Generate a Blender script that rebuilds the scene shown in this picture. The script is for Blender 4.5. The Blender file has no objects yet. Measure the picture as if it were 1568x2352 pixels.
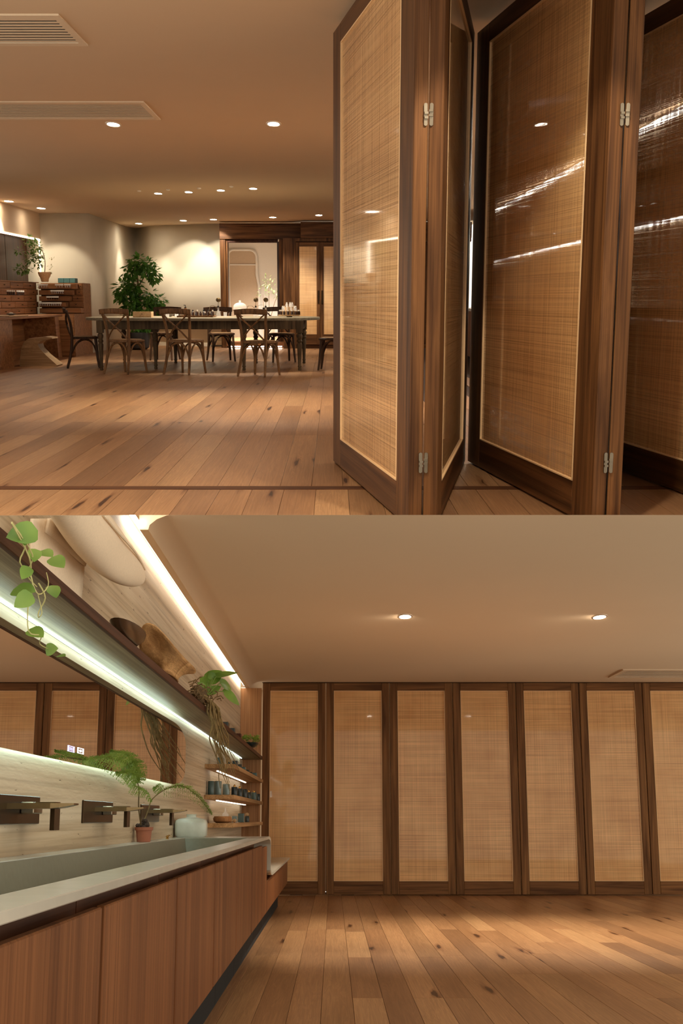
import bpy, bmesh, math, random
from mathutils import Matrix, Vector
random.seed(7)
R = math.radians
S = bpy.context.scene
C = bpy.context.collection

# ---------------------------------------------------------------- camera, world, exposure
FPX = 2800.0                                   # focal length in pixels of a 1568 px wide frame
cd = bpy.data.cameras.new('camera'); cam = bpy.data.objects.new('camera', cd); C.objects.link(cam)
cd.sensor_fit = 'HORIZONTAL'; cd.sensor_width = 36.0; cd.lens = 36.0 * FPX / 1568
cd.shift_x = (784 - 765) / 1568; cd.shift_y = (1284 - 1176) / 1568
cd.clip_end = 200
CAM = Vector((0, 0, 1.6)); cam.location = CAM; cam.rotation_euler = (R(90), 0, 0)
S.camera = cam
w = bpy.data.worlds.new('world'); S.world = w; w.use_nodes = True
w.node_tree.nodes['Background'].inputs[0].default_value = (1.0, 0.91, 0.76, 1)
w.node_tree.nodes['Background'].inputs[1].default_value = 1.2
S.view_settings.view_transform = 'Standard'; S.view_settings.look = 'None'
S.view_settings.gamma = 1.0; S.view_settings.use_curve_mapping = False
S.view_settings.exposure = 0.5

# The picture shows two rooms, one above the other.  Each is a rigid place with its own floor;
# the upper one leans up, the lower one leans down, so that one lens takes in both.
TILT = math.atan(596 / FPX)
EYE_U, EYE_L = 1.20, 0.82
M_U = Matrix.Translation(CAM) @ Matrix.Rotation(TILT, 4, 'X') @ Matrix.Translation((0, 0, -EYE_U))
M_L = Matrix.Translation(CAM) @ Matrix.Rotation(-TILT, 4, 'X') @ Matrix.Translation((0, 0, -EYE_L))
ROOM = [M_U]

# ---------------------------------------------------------------- helpers
def place(o, parent=None, loc=(0, 0, 0), rot=(0, 0, 0), scale=1.0):
    C.objects.link(o)
    from mathutils import Euler
    sc = scale if isinstance(scale, (tuple, list)) else (scale,) * 3
    m = Matrix.Translation(loc) @ Euler(rot).to_matrix().to_4x4() @ Matrix.Diagonal((*sc, 1))
    if parent is not None:
        o.parent = parent; o.matrix_basis = m
    else:
        o.matrix_basis = ROOM[0] @ m
    return o

def tag(o, label=None, cat=None, group=None, kind=None):
    if label: o['label'] = label
    if cat: o['category'] = cat
    if group: o['group'] = group
    if kind: o['kind'] = kind
    return o

def thing(name, label, cat, loc=(0, 0, 0), rz=0, scale=1.0, group=None, rot=None):
    o = bpy.data.objects.new(name, None); o.empty_display_size = 0.05
    place(o, None, loc, rot or (0, 0, rz), scale)
    return tag(o, label, cat, group)

class B:
    def __init__(s): s.v = []; s.f = []
    def add(s, vs, fs):
        b = len(s.v); s.v += [tuple(x) for x in vs]; s.f += [tuple(b + i for i in f) for f in fs]; return s
    def box(s, x0, x1, y0, y1, z0, z1):
        vs = [(x, y, z) for z in (z0, z1) for y in (y0, y1) for x in (x0, x1)]
        return s.add(vs, [(0, 2, 3, 1), (4, 5, 7, 6), (0, 1, 5, 4), (2, 6, 7, 3), (0, 4, 6, 2), (1, 3, 7, 5)])
    def loops(s, rings, closed=True, caps=True):
        n = len(rings[0]); vs = [p for r in rings for p in r]; fs = []
        for i in range(len(rings) - 1):
            for j in range(n if closed else n - 1):
                k = (j + 1) % n; fs.append((i * n + j, i * n + k, (i + 1) * n + k, (i + 1) * n + j))
        if caps and closed:
            fs.append(tuple(range(n - 1, -1, -1))); fs.append(tuple((len(rings) - 1) * n + j for j in range(n)))
        return s.add(vs, fs)
    def prism(s, poly, axis, a, b):
        def P(p, t):
            return {'x': (t, p[0], p[1]), 'y': (p[0], t, p[1]), 'z': (p[0], p[1], t)}[axis]
        return s.loops([[P(p, a) for p in poly], [P(p, b) for p in poly]])
    def lathe(s, prof, n=16, c=(0, 0, 0), sx=1.0, sy=1.0):
        return s.loops([[(c[0] + r * sx * math.cos(2 * math.pi * j / n), c[1] + r * sy * math.sin(2 * math.pi * j / n), c[2] + z) for j in range(n)] for r, z in prof])
    def tube(s, pts, r, n=6, smooth=0, flat=1.0):
        P = [Vector(p) for p in pts]
        if smooth:
            Q = []
            for i in range(len(P) - 1):
                p0, p1, p2, p3 = P[max(i - 1, 0)], P[i], P[i + 1], P[min(i + 2, len(P) - 1)]
                for k in range(smooth):
                    t = k / smooth
                    Q.append(0.5 * ((2 * p1) + (p2 - p0) * t + (2 * p0 - 5 * p1 + 4 * p2 - p3) * t * t + (3 * p1 - p0 - 3 * p2 + p3) * t ** 3))
            Q.append(P[-1]); 
        else: Q = P
        m = len(Q); rr = r if isinstance(r, (list, tuple)) else [r] * 2
        def rad(t):
            x = t * (len(rr) - 1); i = min(int(x), len(rr) - 2); return rr[i] + (rr[i + 1] - rr[i]) * (x - i)
        up = Vector((0, 0, 1)); rings = []; N = None
        for i, p in enumerate(Q):
            d = (Q[min(i + 1, m - 1)] - Q[max(i - 1, 0)])
            if d.length < 1e-9: d = Vector((0, 0, 1))
            d.normalize()
            if N is None:
                N = d.cross(up if abs(d.z) < 0.9 else Vector((1, 0, 0))).normalized()
            else:
                N = (N - d * N.dot(d)).normalized()
            b = d.cross(N); q = rad(i / max(m - 1, 1))
            rings.append([p + N * q * math.cos(2 * math.pi * j / n) + b * q * flat * math.sin(2 * math.pi * j / n) for j in range(n)])
        return s.loops(rings)
    def grid(s, fn, nu, nv):
        vs = [fn(i / nu, j / nv) for i in range(nu + 1) for j in range(nv + 1)]
        return s.add(vs, [(i * (nv + 1) + j, (i + 1) * (nv + 1) + j, (i + 1) * (nv + 1) + j + 1, i * (nv + 1) + j + 1) for i in range(nu) for j in range(nv)])
    def sphere(s, c, r, n=10, m=6, sx=1, sy=1, sz=1):
        rings = [[(c[0] + r * sx * math.sin(math.pi * i / m) * math.cos(2 * math.pi * j / n), c[1] + r * sy * math.sin(math.pi * i / m) * math.sin(2 * math.pi * j / n), c[2] - r * sz * math.cos(math.pi * i / m)) for j in range(n)] for i in range(m + 1)]
        rings[0] = [(c[0] + 1e-4 * math.cos(j), c[1] + 1e-4 * math.sin(j), c[2] - r * sz) for j in range(n)]
        rings[-1] = [(c[0] + 1e-4 * math.cos(j), c[1] + 1e-4 * math.sin(j), c[2] + r * sz) for j in range(n)]
        return s.loops(rings)
    def mesh(s, name, mat, smooth=False, bevel=0, angle=40):
        me = bpy.data.meshes.new(name); me.from_pydata(s.v, [], s.f)
        bm = bmesh.new(); bm.from_mesh(me)
        bmesh.ops.recalc_face_normals(bm, faces=bm.faces)
        if bevel:
            bmesh.ops.bevel(bm, geom=list(bm.edges), offset=bevel, segments=1, affect='EDGES', profile=0.5)
        if smooth:
            for f in bm.faces: f.smooth = True
            for e in bm.edges:
                if len(e.link_faces) == 2 and e.calc_face_angle(0) > R(angle): e.smooth = False
        bm.to_mesh(me); bm.free()
        me.materials.append(mat); return me
    def build(s, name, mat, parent=None, loc=(0, 0, 0), rot=(0, 0, 0), scale=1.0, smooth=False, bevel=0, solid=0, **kw):
        o = bpy.data.objects.new(name, s.mesh(name, mat, smooth, bevel))
        place(o, parent, loc, rot, scale)
        if solid:
            m = o.modifiers.new('solid', 'SOLIDIFY'); m.thickness = solid; m.offset = 0
        return tag(o, **kw)

def cut_above(o, n, d):
    """trim a mesh where it would rise into the storey above (keep the side with n.p < d, local coords)"""
    bm = bmesh.new(); bm.from_mesh(o.data); n = Vector(n)
    r = bmesh.ops.bisect_plane(bm, geom=bm.verts[:] + bm.edges[:] + bm.faces[:], plane_co=n * d / n.dot(n), plane_no=n, clear_outer=True)
    ed = [e for e in r['geom_cut'] if isinstance(e, bmesh.types.BMEdge)]
    if ed: bmesh.ops.holes_fill(bm, edges=ed)
    bm.to_mesh(o.data); bm.free(); return o

def copy_tree(o, loc=None, rz=0, scale=1.0, label=None, parent=None, rot=None):
    c = o.copy(); C.objects.link(c)
    if parent is not None:
        c.parent = parent; c.matrix_basis = o.matrix_basis.copy()
    else:
        C.objects.unlink(c); place(c, None, loc, rot or (0, 0, rz), scale)
        if label: c['label'] = label
    for ch in list(o.children):
        copy_tree(ch, parent=c)
    return c

# ---------------------------------------------------------------- materials
MATS = {}
def new_mat(name):
    m = bpy.data.materials.new(name); m.use_nodes = True; nt = m.node_tree
    return m, nt, nt.nodes['Principled BSDF']
def N(nt, t, **kw):
    n = nt.nodes.new(t)
    for k, v in kw.items():
        if k in n.inputs.keys(): n.inputs[k].default_value = v
        else: setattr(n, k, v)
    return n
def L(nt, a, b): nt.links.new(a, b)
def lin(c):
    return tuple(((x / 255) / 12.92 if x / 255 <= 0.04045 else ((x / 255 + 0.055) / 1.055) ** 2.4) for x in c) + (1.0,)
def ramp(nt, fac, stops):
    r = nt.nodes.new('ShaderNodeValToRGB'); e = r.color_ramp.elements
    e[0].position, e[0].color = stops[0][0], stops[0][1]; e[1].position, e[1].color = stops[-1][0], stops[-1][1]
    for p, c in stops[1:-1]:
        q = e.new(p); q.color = c
    L(nt, fac, r.inputs[0]); return r.outputs[0]
def coords(nt, scale, rand=True):
    tc = nt.nodes.new('ShaderNodeTexCoord'); mp = N(nt, 'ShaderNodeMapping'); mp.inputs['Scale'].default_value = scale
    if rand:
        oi = nt.nodes.new('ShaderNodeObjectInfo'); mu = N(nt, 'ShaderNodeMath', operation='MULTIPLY'); mu.inputs[1].default_value = 37.0
        L(nt, oi.outputs['Random'], mu.inputs[0]); L(nt, mu.outputs[0], mp.inputs['Location'])
    L(nt, tc.outputs['Object'], mp.inputs['Vector']); return mp.outputs[0]
def mixc(nt, fac, a, b, mode='MIX'):
    m = nt.nodes.new('ShaderNodeMix'); m.data_type = 'RGBA'; m.blend_type = mode
    for s, v in ((m.inputs[0], fac), (m.inputs[6], a), (m.inputs[7], b)):
        if hasattr(v, 'links'): L(nt, v, s)
        else: s.default_value = v
    return m.outputs[2]
def bump(nt, p, h, strength, dist=0.002):
    b = N(nt, 'ShaderNodeBump'); b.inputs['Strength'].default_value = strength; b.inputs['Distance'].default_value = dist
    L(nt, h, b.inputs['Height']); L(nt, b.outputs[0], p.inputs['Normal'])

def plain(name, c, rough=0.5, metal=0.0, var=0.12, scale=30, **kw):
    if name in MATS: return MATS[name]
    m, nt, p = new_mat(name); c = lin(c)
    n = N(nt, 'ShaderNodeTexNoise'); n.inputs['Scale'].default_value = scale; n.inputs['Detail'].default_value = 4
    tc = nt.nodes.new('ShaderNodeTexCoord'); L(nt, tc.outputs['Object'], n.inputs['Vector'])
    d = tuple(x * (1 - var) for x in c[:3]) + (1,); e = tuple(min(1, x * (1 + var)) for x in c[:3]) + (1,)
    L(nt, ramp(nt, n.outputs[0], [(0.3, d), (0.7, e)]), p.inputs['Base Color'])
    p.inputs['Roughness'].default_value = rough; p.inputs['Metallic'].default_value = metal
    for k, v in kw.items(): p.inputs[k].default_value = v
    MATS[name] = m; return m

def wood(name, dark, light, axis='z', fine=1.0, rough=0.45, along=1.0):
    if name in MATS: return MATS[name]
    m, nt, p = new_mat(name)
    a, b = 14 * fine, 0.9 * along
    sc = {'x': (b, a, a), 'y': (a, b, a), 'z': (a, a, b)}[axis]
    v = coords(nt, sc)
    n1 = N(nt, 'ShaderNodeTexNoise'); n1.inputs['Scale'].default_value = 1.0; n1.inputs['Detail'].default_value = 5; n1.inputs['Distortion'].default_value = 0.9; L(nt, v, n1.inputs['Vector'])
    mp = N(nt, 'ShaderNodeMapping'); mp.inputs['Scale'].default_value = {'x': (1, 9, 9), 'y': (9, 1, 9), 'z': (9, 9, 1)}[axis]; L(nt, v, mp.inputs['Vector'])
    n2 = N(nt, 'ShaderNodeTexNoise'); n2.inputs['Scale'].default_value = 1.0; n2.inputs['Detail'].default_value = 3; L(nt, mp.outputs[0], n2.inputs['Vector'])
    mid = tuple((x + y) / 2 for x, y in zip(lin(dark), lin(light)))
    c1 = ramp(nt, n1.outputs[0], [(0.3, lin(dark)), (0.5, mid), (0.68, lin(light))])
    c2 = ramp(nt, n2.outputs[0], [(0.35, (0.72, 0.70, 0.68, 1)), (0.6, (1.05, 1.05, 1.05, 1))])
    L(nt, mixc(nt, 1.0, c1, c2, 'MULTIPLY'), p.inputs['Base Color'])
    p.inputs['Roughness'].default_value = rough; p.inputs['Specular IOR Level'].default_value = 0.12; bump(nt, p, n2.outputs[0], 0.25, 0.002)
    MATS[name] = m; return m

def oak_floor(name, along):
    m, nt, p = new_mat(name)
    v = coords(nt, (16, along, 1))
    n1 = N(nt, 'ShaderNodeTexNoise'); n1.inputs['Scale'].default_value = 1.0; n1.inputs['Detail'].default_value = 4; n1.inputs['Distortion'].default_value = 1.6; L(nt, v, n1.inputs['Vector'])
    w1 = N(nt, 'ShaderNodeMath', operation='MULTIPLY'); w1.inputs[1].default_value = 60; L(nt, n1.outputs[0], w1.inputs[0])
    sn = N(nt, 'ShaderNodeMath', operation='SINE'); L(nt, w1.outputs[0], sn.inputs[0])
    rings = ramp(nt, sn.outputs[0], [(0.0, (0.86, 0.84, 0.82, 1)), (0.8, (1, 1, 1, 1))])
    v2 = coords(nt, (150, along * 4, 1)); n2 = N(nt, 'ShaderNodeTexNoise'); n2.inputs['Scale'].default_value = 1.0; n2.inputs['Detail'].default_value = 3; L(nt, v2, n2.inputs['Vector'])
    fine = ramp(nt, n2.outputs[0], [(0.35, (0.80, 0.78, 0.76, 1)), (0.6, (1, 1, 1, 1))])
    oi = nt.nodes.new('ShaderNodeObjectInfo')
    base = ramp(nt, oi.outputs['Random'], [(0.0, lin((154, 112, 77))), (0.3, lin((172, 129, 90))), (0.55, lin((163, 120, 83))), (0.8, lin((184, 142, 100))), (1.0, lin((140, 101, 70)))])
    v3 = coords(nt, (2.2, along * 0.45, 1)); n3 = N(nt, 'ShaderNodeTexNoise'); n3.inputs['Scale'].default_value = 1.0; n3.inputs['Detail'].default_value = 3; L(nt, v3, n3.inputs['Vector'])
    patch = ramp(nt, n3.outputs[0], [(0.34, (0.74, 0.70, 0.66, 1)), (0.58, (1.03, 1.03, 1.03, 1))])
    c = mixc(nt, 1, base, rings, 'MULTIPLY'); c = mixc(nt, 1, c, fine, 'MULTIPLY'); c = mixc(nt, 1, c, patch, 'MULTIPLY')
    v4 = coords(nt, (3.0, along * 0.62, 1)); vo = N(nt, 'ShaderNodeTexVoronoi', voronoi_dimensions='2D'); vo.inputs['Scale'].default_value = 1.0; L(nt, v4, vo.inputs['Vector'])
    n5 = N(nt, 'ShaderNodeTexNoise'); n5.inputs['Scale'].default_value = 14; L(nt, v4, n5.inputs['Vector'])
    ad = N(nt, 'ShaderNodeMath', operation='MULTIPLY_ADD'); ad.inputs[1].default_value = 0.16; L(nt, n5.outputs[0], ad.inputs[0]); L(nt, vo.outputs['Distance'], ad.inputs[2])
    knot = ramp(nt, ad.outputs[0], [(0.105, (0.14, 0.09, 0.06, 1)), (0.122, (0.60, 0.50, 0.43, 1)), (0.17, (1, 1, 1, 1))])
    c = mixc(nt, 1, c, knot, 'MULTIPLY')
    L(nt, c, p.inputs['Base Color']); p.inputs['Roughness'].default_value = 0.38; p.inputs['Specular IOR Level'].default_value = 0.35
    bump(nt, p, n2.outputs[0], 0.12, 0.001)
    MATS[name] = m; return m

def rattan(name, kx, holes=0.16, size=1.0, k=1.0, tone=1.0, coat=1.0):
    """woven cane sheet behind clear glass: fine crossing strands, thin gaps that let some light through"""
    m, nt, p = new_mat(name)
    hv = coords(nt, (1.1 * kx, 1, 170 * size)); vv = coords(nt, (190 * kx * size, 1, 0.9))
    h = N(nt, 'ShaderNodeTexNoise'); h.inputs['Scale'].default_value = 1.0; h.inputs['Detail'].default_value = 2; L(nt, hv, h.inputs['Vector'])
    ve = N(nt, 'ShaderNodeTexNoise'); ve.inputs['Scale'].default_value = 1.0; ve.inputs['Detail'].default_value = 3; L(nt, vv, ve.inputs['Vector'])
    lv = coords(nt, (3.0 * kx, 1, 3.0)); lo = N(nt, 'ShaderNodeTexNoise'); lo.inputs['Scale'].default_value = 1.0; lo.inputs['Detail'].default_value = 3; L(nt, lv, lo.inputs['Vector'])
    base = ramp(nt, lo.outputs[0], [(0.3, tuple(q * tone for q in lin((216, 166, 108))[:3]) + (1,)), (0.7, tuple(q * tone for q in lin((234, 190, 132))[:3]) + (1,))])
    hc = ramp(nt, h.outputs[0], [(0.30, (0.62 * k, 0.54 * k, 0.46 * k, 1)), (0.44, (0.93, 0.91, 0.89, 1)), (0.7, (1.08, 1.06, 1.04, 1))])
    vc = ramp(nt, ve.outputs[0], [(0.30, (0.68 * k, 0.61 * k, 0.53 * k, 1)), (0.44, (0.94, 0.93, 0.91, 1)), (0.7, (1.06, 1.05, 1.04, 1))])
    c = mixc(nt, 1, mixc(nt, 1, base, hc, 'MULTIPLY'), vc, 'MULTIPLY')
    L(nt, c, p.inputs['Base Color']); p.inputs['Roughness'].default_value = 0.55
    p.inputs['Coat Weight'].default_value = coat; p.inputs['Coat Roughness'].default_value = 0.035; p.inputs['Coat IOR'].default_value = 1.45
    tr = nt.nodes.new('ShaderNodeBsdfTransparent'); mx = nt.nodes.new('ShaderNodeMixShader')
    sm = N(nt, 'ShaderNodeMath', operation='MULTIPLY'); L(nt, h.outputs[0], sm.inputs[0]); L(nt, ve.outputs[0], sm.inputs[1])
    gap = nt.nodes.new('ShaderNodeMapRange'); gap.inputs[1].default_value = 0.27; gap.inputs[2].default_value = 0.19; gap.inputs[3].default_value = holes * 0.35; gap.inputs[4].default_value = min(1.0, holes * 2.6)
    L(nt, sm.outputs[0], gap.inputs[0]); L(nt, gap.outputs[0], mx.inputs[0])
    out = nt.nodes['Material Output']; L(nt, p.outputs[0], mx.inputs[1]); L(nt, tr.outputs[0], mx.inputs[2]); L(nt, mx.outputs[0], out.inputs['Surface'])
    MATS[name] = m; return m

def emit(name, c, strength):
    m, nt, p = new_mat(name)
    p.inputs['Base Color'].default_value = (0.8, 0.8, 0.8, 1); p.inputs['Emission Color'].default_value = c; p.inputs['Emission Strength'].default_value = strength
    MATS[name] = m; return m

def glass(name, c=(1, 1, 1, 1), rough=0.0, alpha=0.25):
    """thin clear glass: mostly see-through with a glossy skin"""
    m, nt, p = new_mat(name); p.inputs['Base Color'].default_value = c; p.inputs['Roughness'].default_value = 0.03
    p.inputs['Alpha'].default_value = alpha
    MATS[name] = m; return m

def leafmat(name, a, b, rough=0.45):
    m, nt, p = new_mat(name)
    tc = nt.nodes.new('ShaderNodeTexCoord'); n = N(nt, 'ShaderNodeTexNoise'); n.inputs['Scale'].default_value = 9; L(nt, tc.outputs['Object'], n.inputs['Vector'])
    L(nt, ramp(nt, n.outputs[0], [(0.3, lin(a)), (0.7, lin(b))]), p.inputs['Base Color'])
    p.inputs['Roughness'].default_value = rough; p.inputs['Subsurface Weight'].default_value = 0.0
    tl = nt.nodes.new('ShaderNodeBsdfTranslucent'); tl.inputs[0].default_value = lin(b)
    mx = nt.nodes.new('ShaderNodeMixShader'); mx.inputs[0].default_value = 0.3
    out = nt.nodes['Material Output']; L(nt, p.outputs[0], mx.inputs[1]); L(nt, tl.outputs[0], mx.inputs[2]); L(nt, mx.outputs[0], out.inputs['Surface'])
    MATS[name] = m; return m

def travertine(name, axis_scale=(1, 0.35, 1)):
    m, nt, p = new_mat(name)
    v = coords(nt, (3, 0.22, 9), False)
    n1 = N(nt, 'ShaderNodeTexNoise'); n1.inputs['Scale'].default_value = 1.0; n1.inputs['Detail'].default_value = 6; n1.inputs['Distortion'].default_value = 0.6; L(nt, v, n1.inputs['Vector'])
    v2 = coords(nt, (20, 0.55, 60), False); n2 = N(nt, 'ShaderNodeTexNoise'); n2.inputs['Scale'].default_value = 1.0; n2.inputs['Detail'].default_value = 4; L(nt, v2, n2.inputs['Vector'])
    c = ramp(nt, n1.outputs[0], [(0.28, lin((160, 138, 108))), (0.45, lin((190, 170, 140))), (0.6, lin((205, 190, 164))), (0.75, lin((176, 154, 122)))])
    c2 = ramp(nt, n2.outputs[0], [(0.33, (0.74, 0.71, 0.67, 1)), (0.55, (1.03, 1.03, 1.03, 1))])
    c = mixc(nt, 1, c, c2, 'MULTIPLY')
    v3 = coords(nt, (30, 8, 60), False); n3 = N(nt, 'ShaderNodeTexNoise'); n3.inputs['Scale'].default_value = 1.0; n3.inputs['Detail'].default_value = 2; L(nt, v3, n3.inputs['Vector'])
    pit = ramp(nt, n3.outputs[0], [(0.27, (0.3, 0.27, 0.24, 1)), (0.31, (1, 1, 1, 1))])
    L(nt, mixc(nt, 1, c, pit, 'MULTIPLY'), p.inputs['Base Color']); p.inputs['Roughness'].default_value = 0.55
    bump(nt, p, n3.outputs[0], 0.3, 0.003)
    MATS[name] = m; return m

M_ceil = plain('ceiling_plaster', (212, 186, 153), 0.85, var=0.025, scale=0.5)
M_wall = plain('wall_plaster', (216, 204, 180), 0.85, var=0.03, scale=1.2)
M_white = plain('white_plaster', (208, 206, 202), 0.8, var=0.02)
M_vent = plain('vent_enamel', (226, 206, 178), 0.5, var=0.02)
W_z = wood('walnut_upright', (60, 36, 19), (122, 82, 48), 'z')
W_x = wood('walnut_across', (60, 36, 19), (122, 82, 48), 'x', along=1.0)
W_y = wood('walnut_along', (60, 36, 19), (118, 78, 46), 'y', along=0.5)
W_dark = wood('dark_walnut_along', (52, 30, 22), (88, 54, 38), 'y', along=0.4)
W_cab = wood('teak_upright', (98, 58, 32), (130, 82, 48), 'z', fine=0.6, along=0.6)
W_chair = wood('chair_elm', (84, 58, 36), (138, 102, 68), 'z', fine=2)
W_chaird = wood('chair_dark', (46, 32, 22), (80, 56, 40), 'z', fine=2)
W_top = wood('table_grey_oak', (104, 94, 76), (140, 128, 106), 'x', rough=0.55)
W_leg = wood('table_leg_oak', (56, 44, 31), (98, 80, 58), 'z', rough=0.55)
W_draw = wood('drawer_cedar', (116, 76, 48), (168, 118, 78), 'y', along=0.6)
W_drawx = wood('drawer_cedar_across', (116, 76, 48), (168, 118, 78), 'x', along=0.6)
W_pale = wood('pale_ply', (176, 142, 104), (206, 172, 130), 'y', fine=1.5)
W_shelf = wood('shelf_oak', (148, 112, 74), (196, 156, 112), 'y', along=0.5)
OAK_U = oak_floor('oak_planks', 0.42); OAK_L = oak_floor('oak_planks_bath', 0.55)
RAT_U = rattan('cane_weave', 0.36, 0.115, 1.4, 1.2, 0.92); RAT_L = rattan('cane_weave_fine', 1.0, 0.045, 1.3, 1.30, 1.06, 0.5)
M_bead = plain('cream_bead', (226, 190, 142), 0.5, var=0.03)
M_metal = plain('brushed_nickel', (140, 128, 110), 0.35, 1.0, var=0.05)
M_bronze = plain('bronze', (112, 94, 66), 0.28, 1.0, var=0.1)
M_bronzed = plain('dark_bronze', (62, 48, 34), 0.3, 1.0, var=0.1)
M_lamp = emit('lamp_lens', (1.0, 0.88, 0.72, 1), 40.0)
M_ring = plain('lamp_trim', (235, 225, 210), 0.4, var=0.02)
M_glass = glass('clear_glass')
M_black = plain('black_gloss', (22, 20, 18), 0.2, var=0.1)
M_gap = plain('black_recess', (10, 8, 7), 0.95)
M_sub = plain('brown_subfloor', (58, 38, 26), 0.8)
M_trav = travertine('travertine')
M_terra = plain('terracotta', (158, 96, 70), 0.75, var=0.1)

def lamp_spot(parent, energy, size=R(80), blend=0.6, col=(1, 0.90, 0.73), rot=(0, 0, 0), loc=(0, 0, -0.03), radius=0.04):
    d = bpy.data.lights.new('spot', 'SPOT'); d.energy = energy; d.spot_size = size; d.spot_blend = blend; d.color = col; d.shadow_soft_size = radius
    o = bpy.data.objects.new('lamp_light', d); place(o, parent, loc, rot); return o

def downlight(x, y, zc, label, energy, group, r=0.06, rot=(0, 0, 0), size=R(80), blend=0.6, ry=2.2, col=(1, 0.90, 0.73)):
    t = thing('downlight', label, 'downlight', (x, y, zc), group=group)
    B().lathe([(r * 1.35, 0), (r * 1.35, -0.006), (r * 1.05, -0.008), (r, -0.003), (r, 0.0)], 24, sy=ry).build('trim_ring', M_ring, t, smooth=True)
    B().lathe([(r, -0.001), (r * 0.98, -0.004), (r * 0.5, -0.005)], 24, sy=ry).build('lens', M_lamp, t, smooth=True)
    lamp_spot(t, energy, size, blend, col, rot, (0, 0, -0.05))
    return t

# ================================================================ UPPER ROOM: shell
ZC = 3.099
def planks(floor, mat, x0, x1, wd, y_of, y_end, lens, gap, seed, keep):
    rnd = random.Random(seed); meshes = {}
    for ln in lens:
        meshes[ln] = B().box(0, wd - gap, 0, ln - gap, -0.012, 0).mesh('plank', mat, bevel=0.001)
    n = 0; x = x0
    while x < x1:
        y = y_of; ln = lens[rnd.randrange(len(lens))]; first = True
        while y < y_end:
            ln = rnd.choice(lens[:2] if first else lens); first = False
            if keep(x, x + wd, y, y + ln):
                o = bpy.data.objects.new('plank', meshes[ln]); place(o, floor, (x, y, 0)); n += 1
            y += ln
        x += wd
    return n

fl = B().box(-9.2, 3.45, 6.5, 37, -0.03, -0.0125).build('floor', M_sub, label='dark subfloor under warm oak planks of the dining room', kind='structure')
planks(fl, OAK_U, -9.0, 0.9, 0.206, 7.93, 34.0, [3.1, 4.3, 5.2, 6.4], 0.002, 3,
       lambda a, b, c, d: b > -0.30 * d - 0.6 and not (c > 29.5 and b < -5.5) and not (d < 24 and b < -6.6) and not (a > 0.3 and c > 12))
planks(fl, OAK_U, -3.2, 0.2, 0.206, 6.5, 6.6, [1.29, 1.29], 0.002, 8, lambda *a: True)
planks(fl, OAK_U, 0.302, 3.3, 0.206, 6.5, 6.6, [1.29, 1.29], 0.002, 9, lambda *a: True)
planks(fl, OAK_U, 1.094, 3.3, 0.206, 7.93, 14, [5.2, 6.4], 0.002, 5, lambda *a: True)
B().box(-4, 3.4, 7.79, 7.93, -0.012, 0.002).build('trim_1', wood('threshold_dark', (70, 42, 26), (112, 72, 46), 'x'), label='thin dark threshold strip set across the oak floor', kind='structure')

B().box(-9.2, 3.6, 2.5, 37, ZC, ZC + 0.08).build('ceiling', M_ceil, label='smooth beige plaster ceiling above the dining room', kind='structure')
# left wall: bulkhead above a wood lined recess
wl = B().box(-6.95, -6.62, 20, 28.55, 2.54, ZC).build('wall_left', M_ceil, label='beige bulkhead wall above the lit recess', kind='structure')
W_zd = wood('dark_board_upright', (48, 29, 17), (88, 56, 33), 'z')
for i in range(9):
    y = 19.9 + i * 0.96
    B().box(-6.985, -6.94 + 0.004 * (i % 2), y, y + 0.945, 1.2, 2.54).build('board', W_zd, wl)
B().box(-7.1, -7.0, 19.8, 28.45, 0, ZC).build('wall_left_backing', M_ceil, label='wall behind the wood lined recess', kind='structure')
M_led = emit('warm_led', (1.0, 0.86, 0.68, 1), 3.2)
led = thing('led_strip', 'warm white light strip along the top of wooden recess', 'light strip', (-6.66, 20, 2.52))
B().box(0, 0.05, 0, 8.4, -0.016, 0.012).build('diffuser', M_led, led)
B().box(0.01, 0.035, 8.40, 8.43, -0.8, -0.016).build('return_diffuser', M_led, led)
# column and curved wall
pts = [(-7.1, 28.5), (-6.62, 28.5), (-5.535, 28.5), (-5.535, 31.5), (-5.54, 33.5), (-5.50, 34.0), (-5.40, 34.3), (-5.24, 34.2), (-5.03, 33.75), (-4.8, 33.3), (-4.4, 32.95), (-3.9, 32.75), (-2.8, 32.2)]
b = B(); n = len(pts)
b.add([(x, y, z) for z in (0, ZC) for x, y in pts], [(i, i + 1, n + i + 1, n + i) for i in range(n - 1)])
b.build('wall_back', M_wall, smooth=True, solid=0.04, label='cream plaster wall curving round behind the potted tree', kind='structure')
# baseboard
b = B()
for i in range(8, n - 1):
    (xa, ya), (xb, yb) = pts[i], pts[i + 1]
    b.add([(xa, ya - 0.03, 0), (xb, yb - 0.03, 0), (xb, yb - 0.03, 0.09), (xa, ya - 0.03, 0.09), (xa, ya, 0.09), (xb, yb, 0.09)], [(0, 1, 2, 3), (3, 2, 5, 4)])
b.build('baseboard_back', M_wall, label='low cream baseboard along the curved wall', kind='structure')

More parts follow.
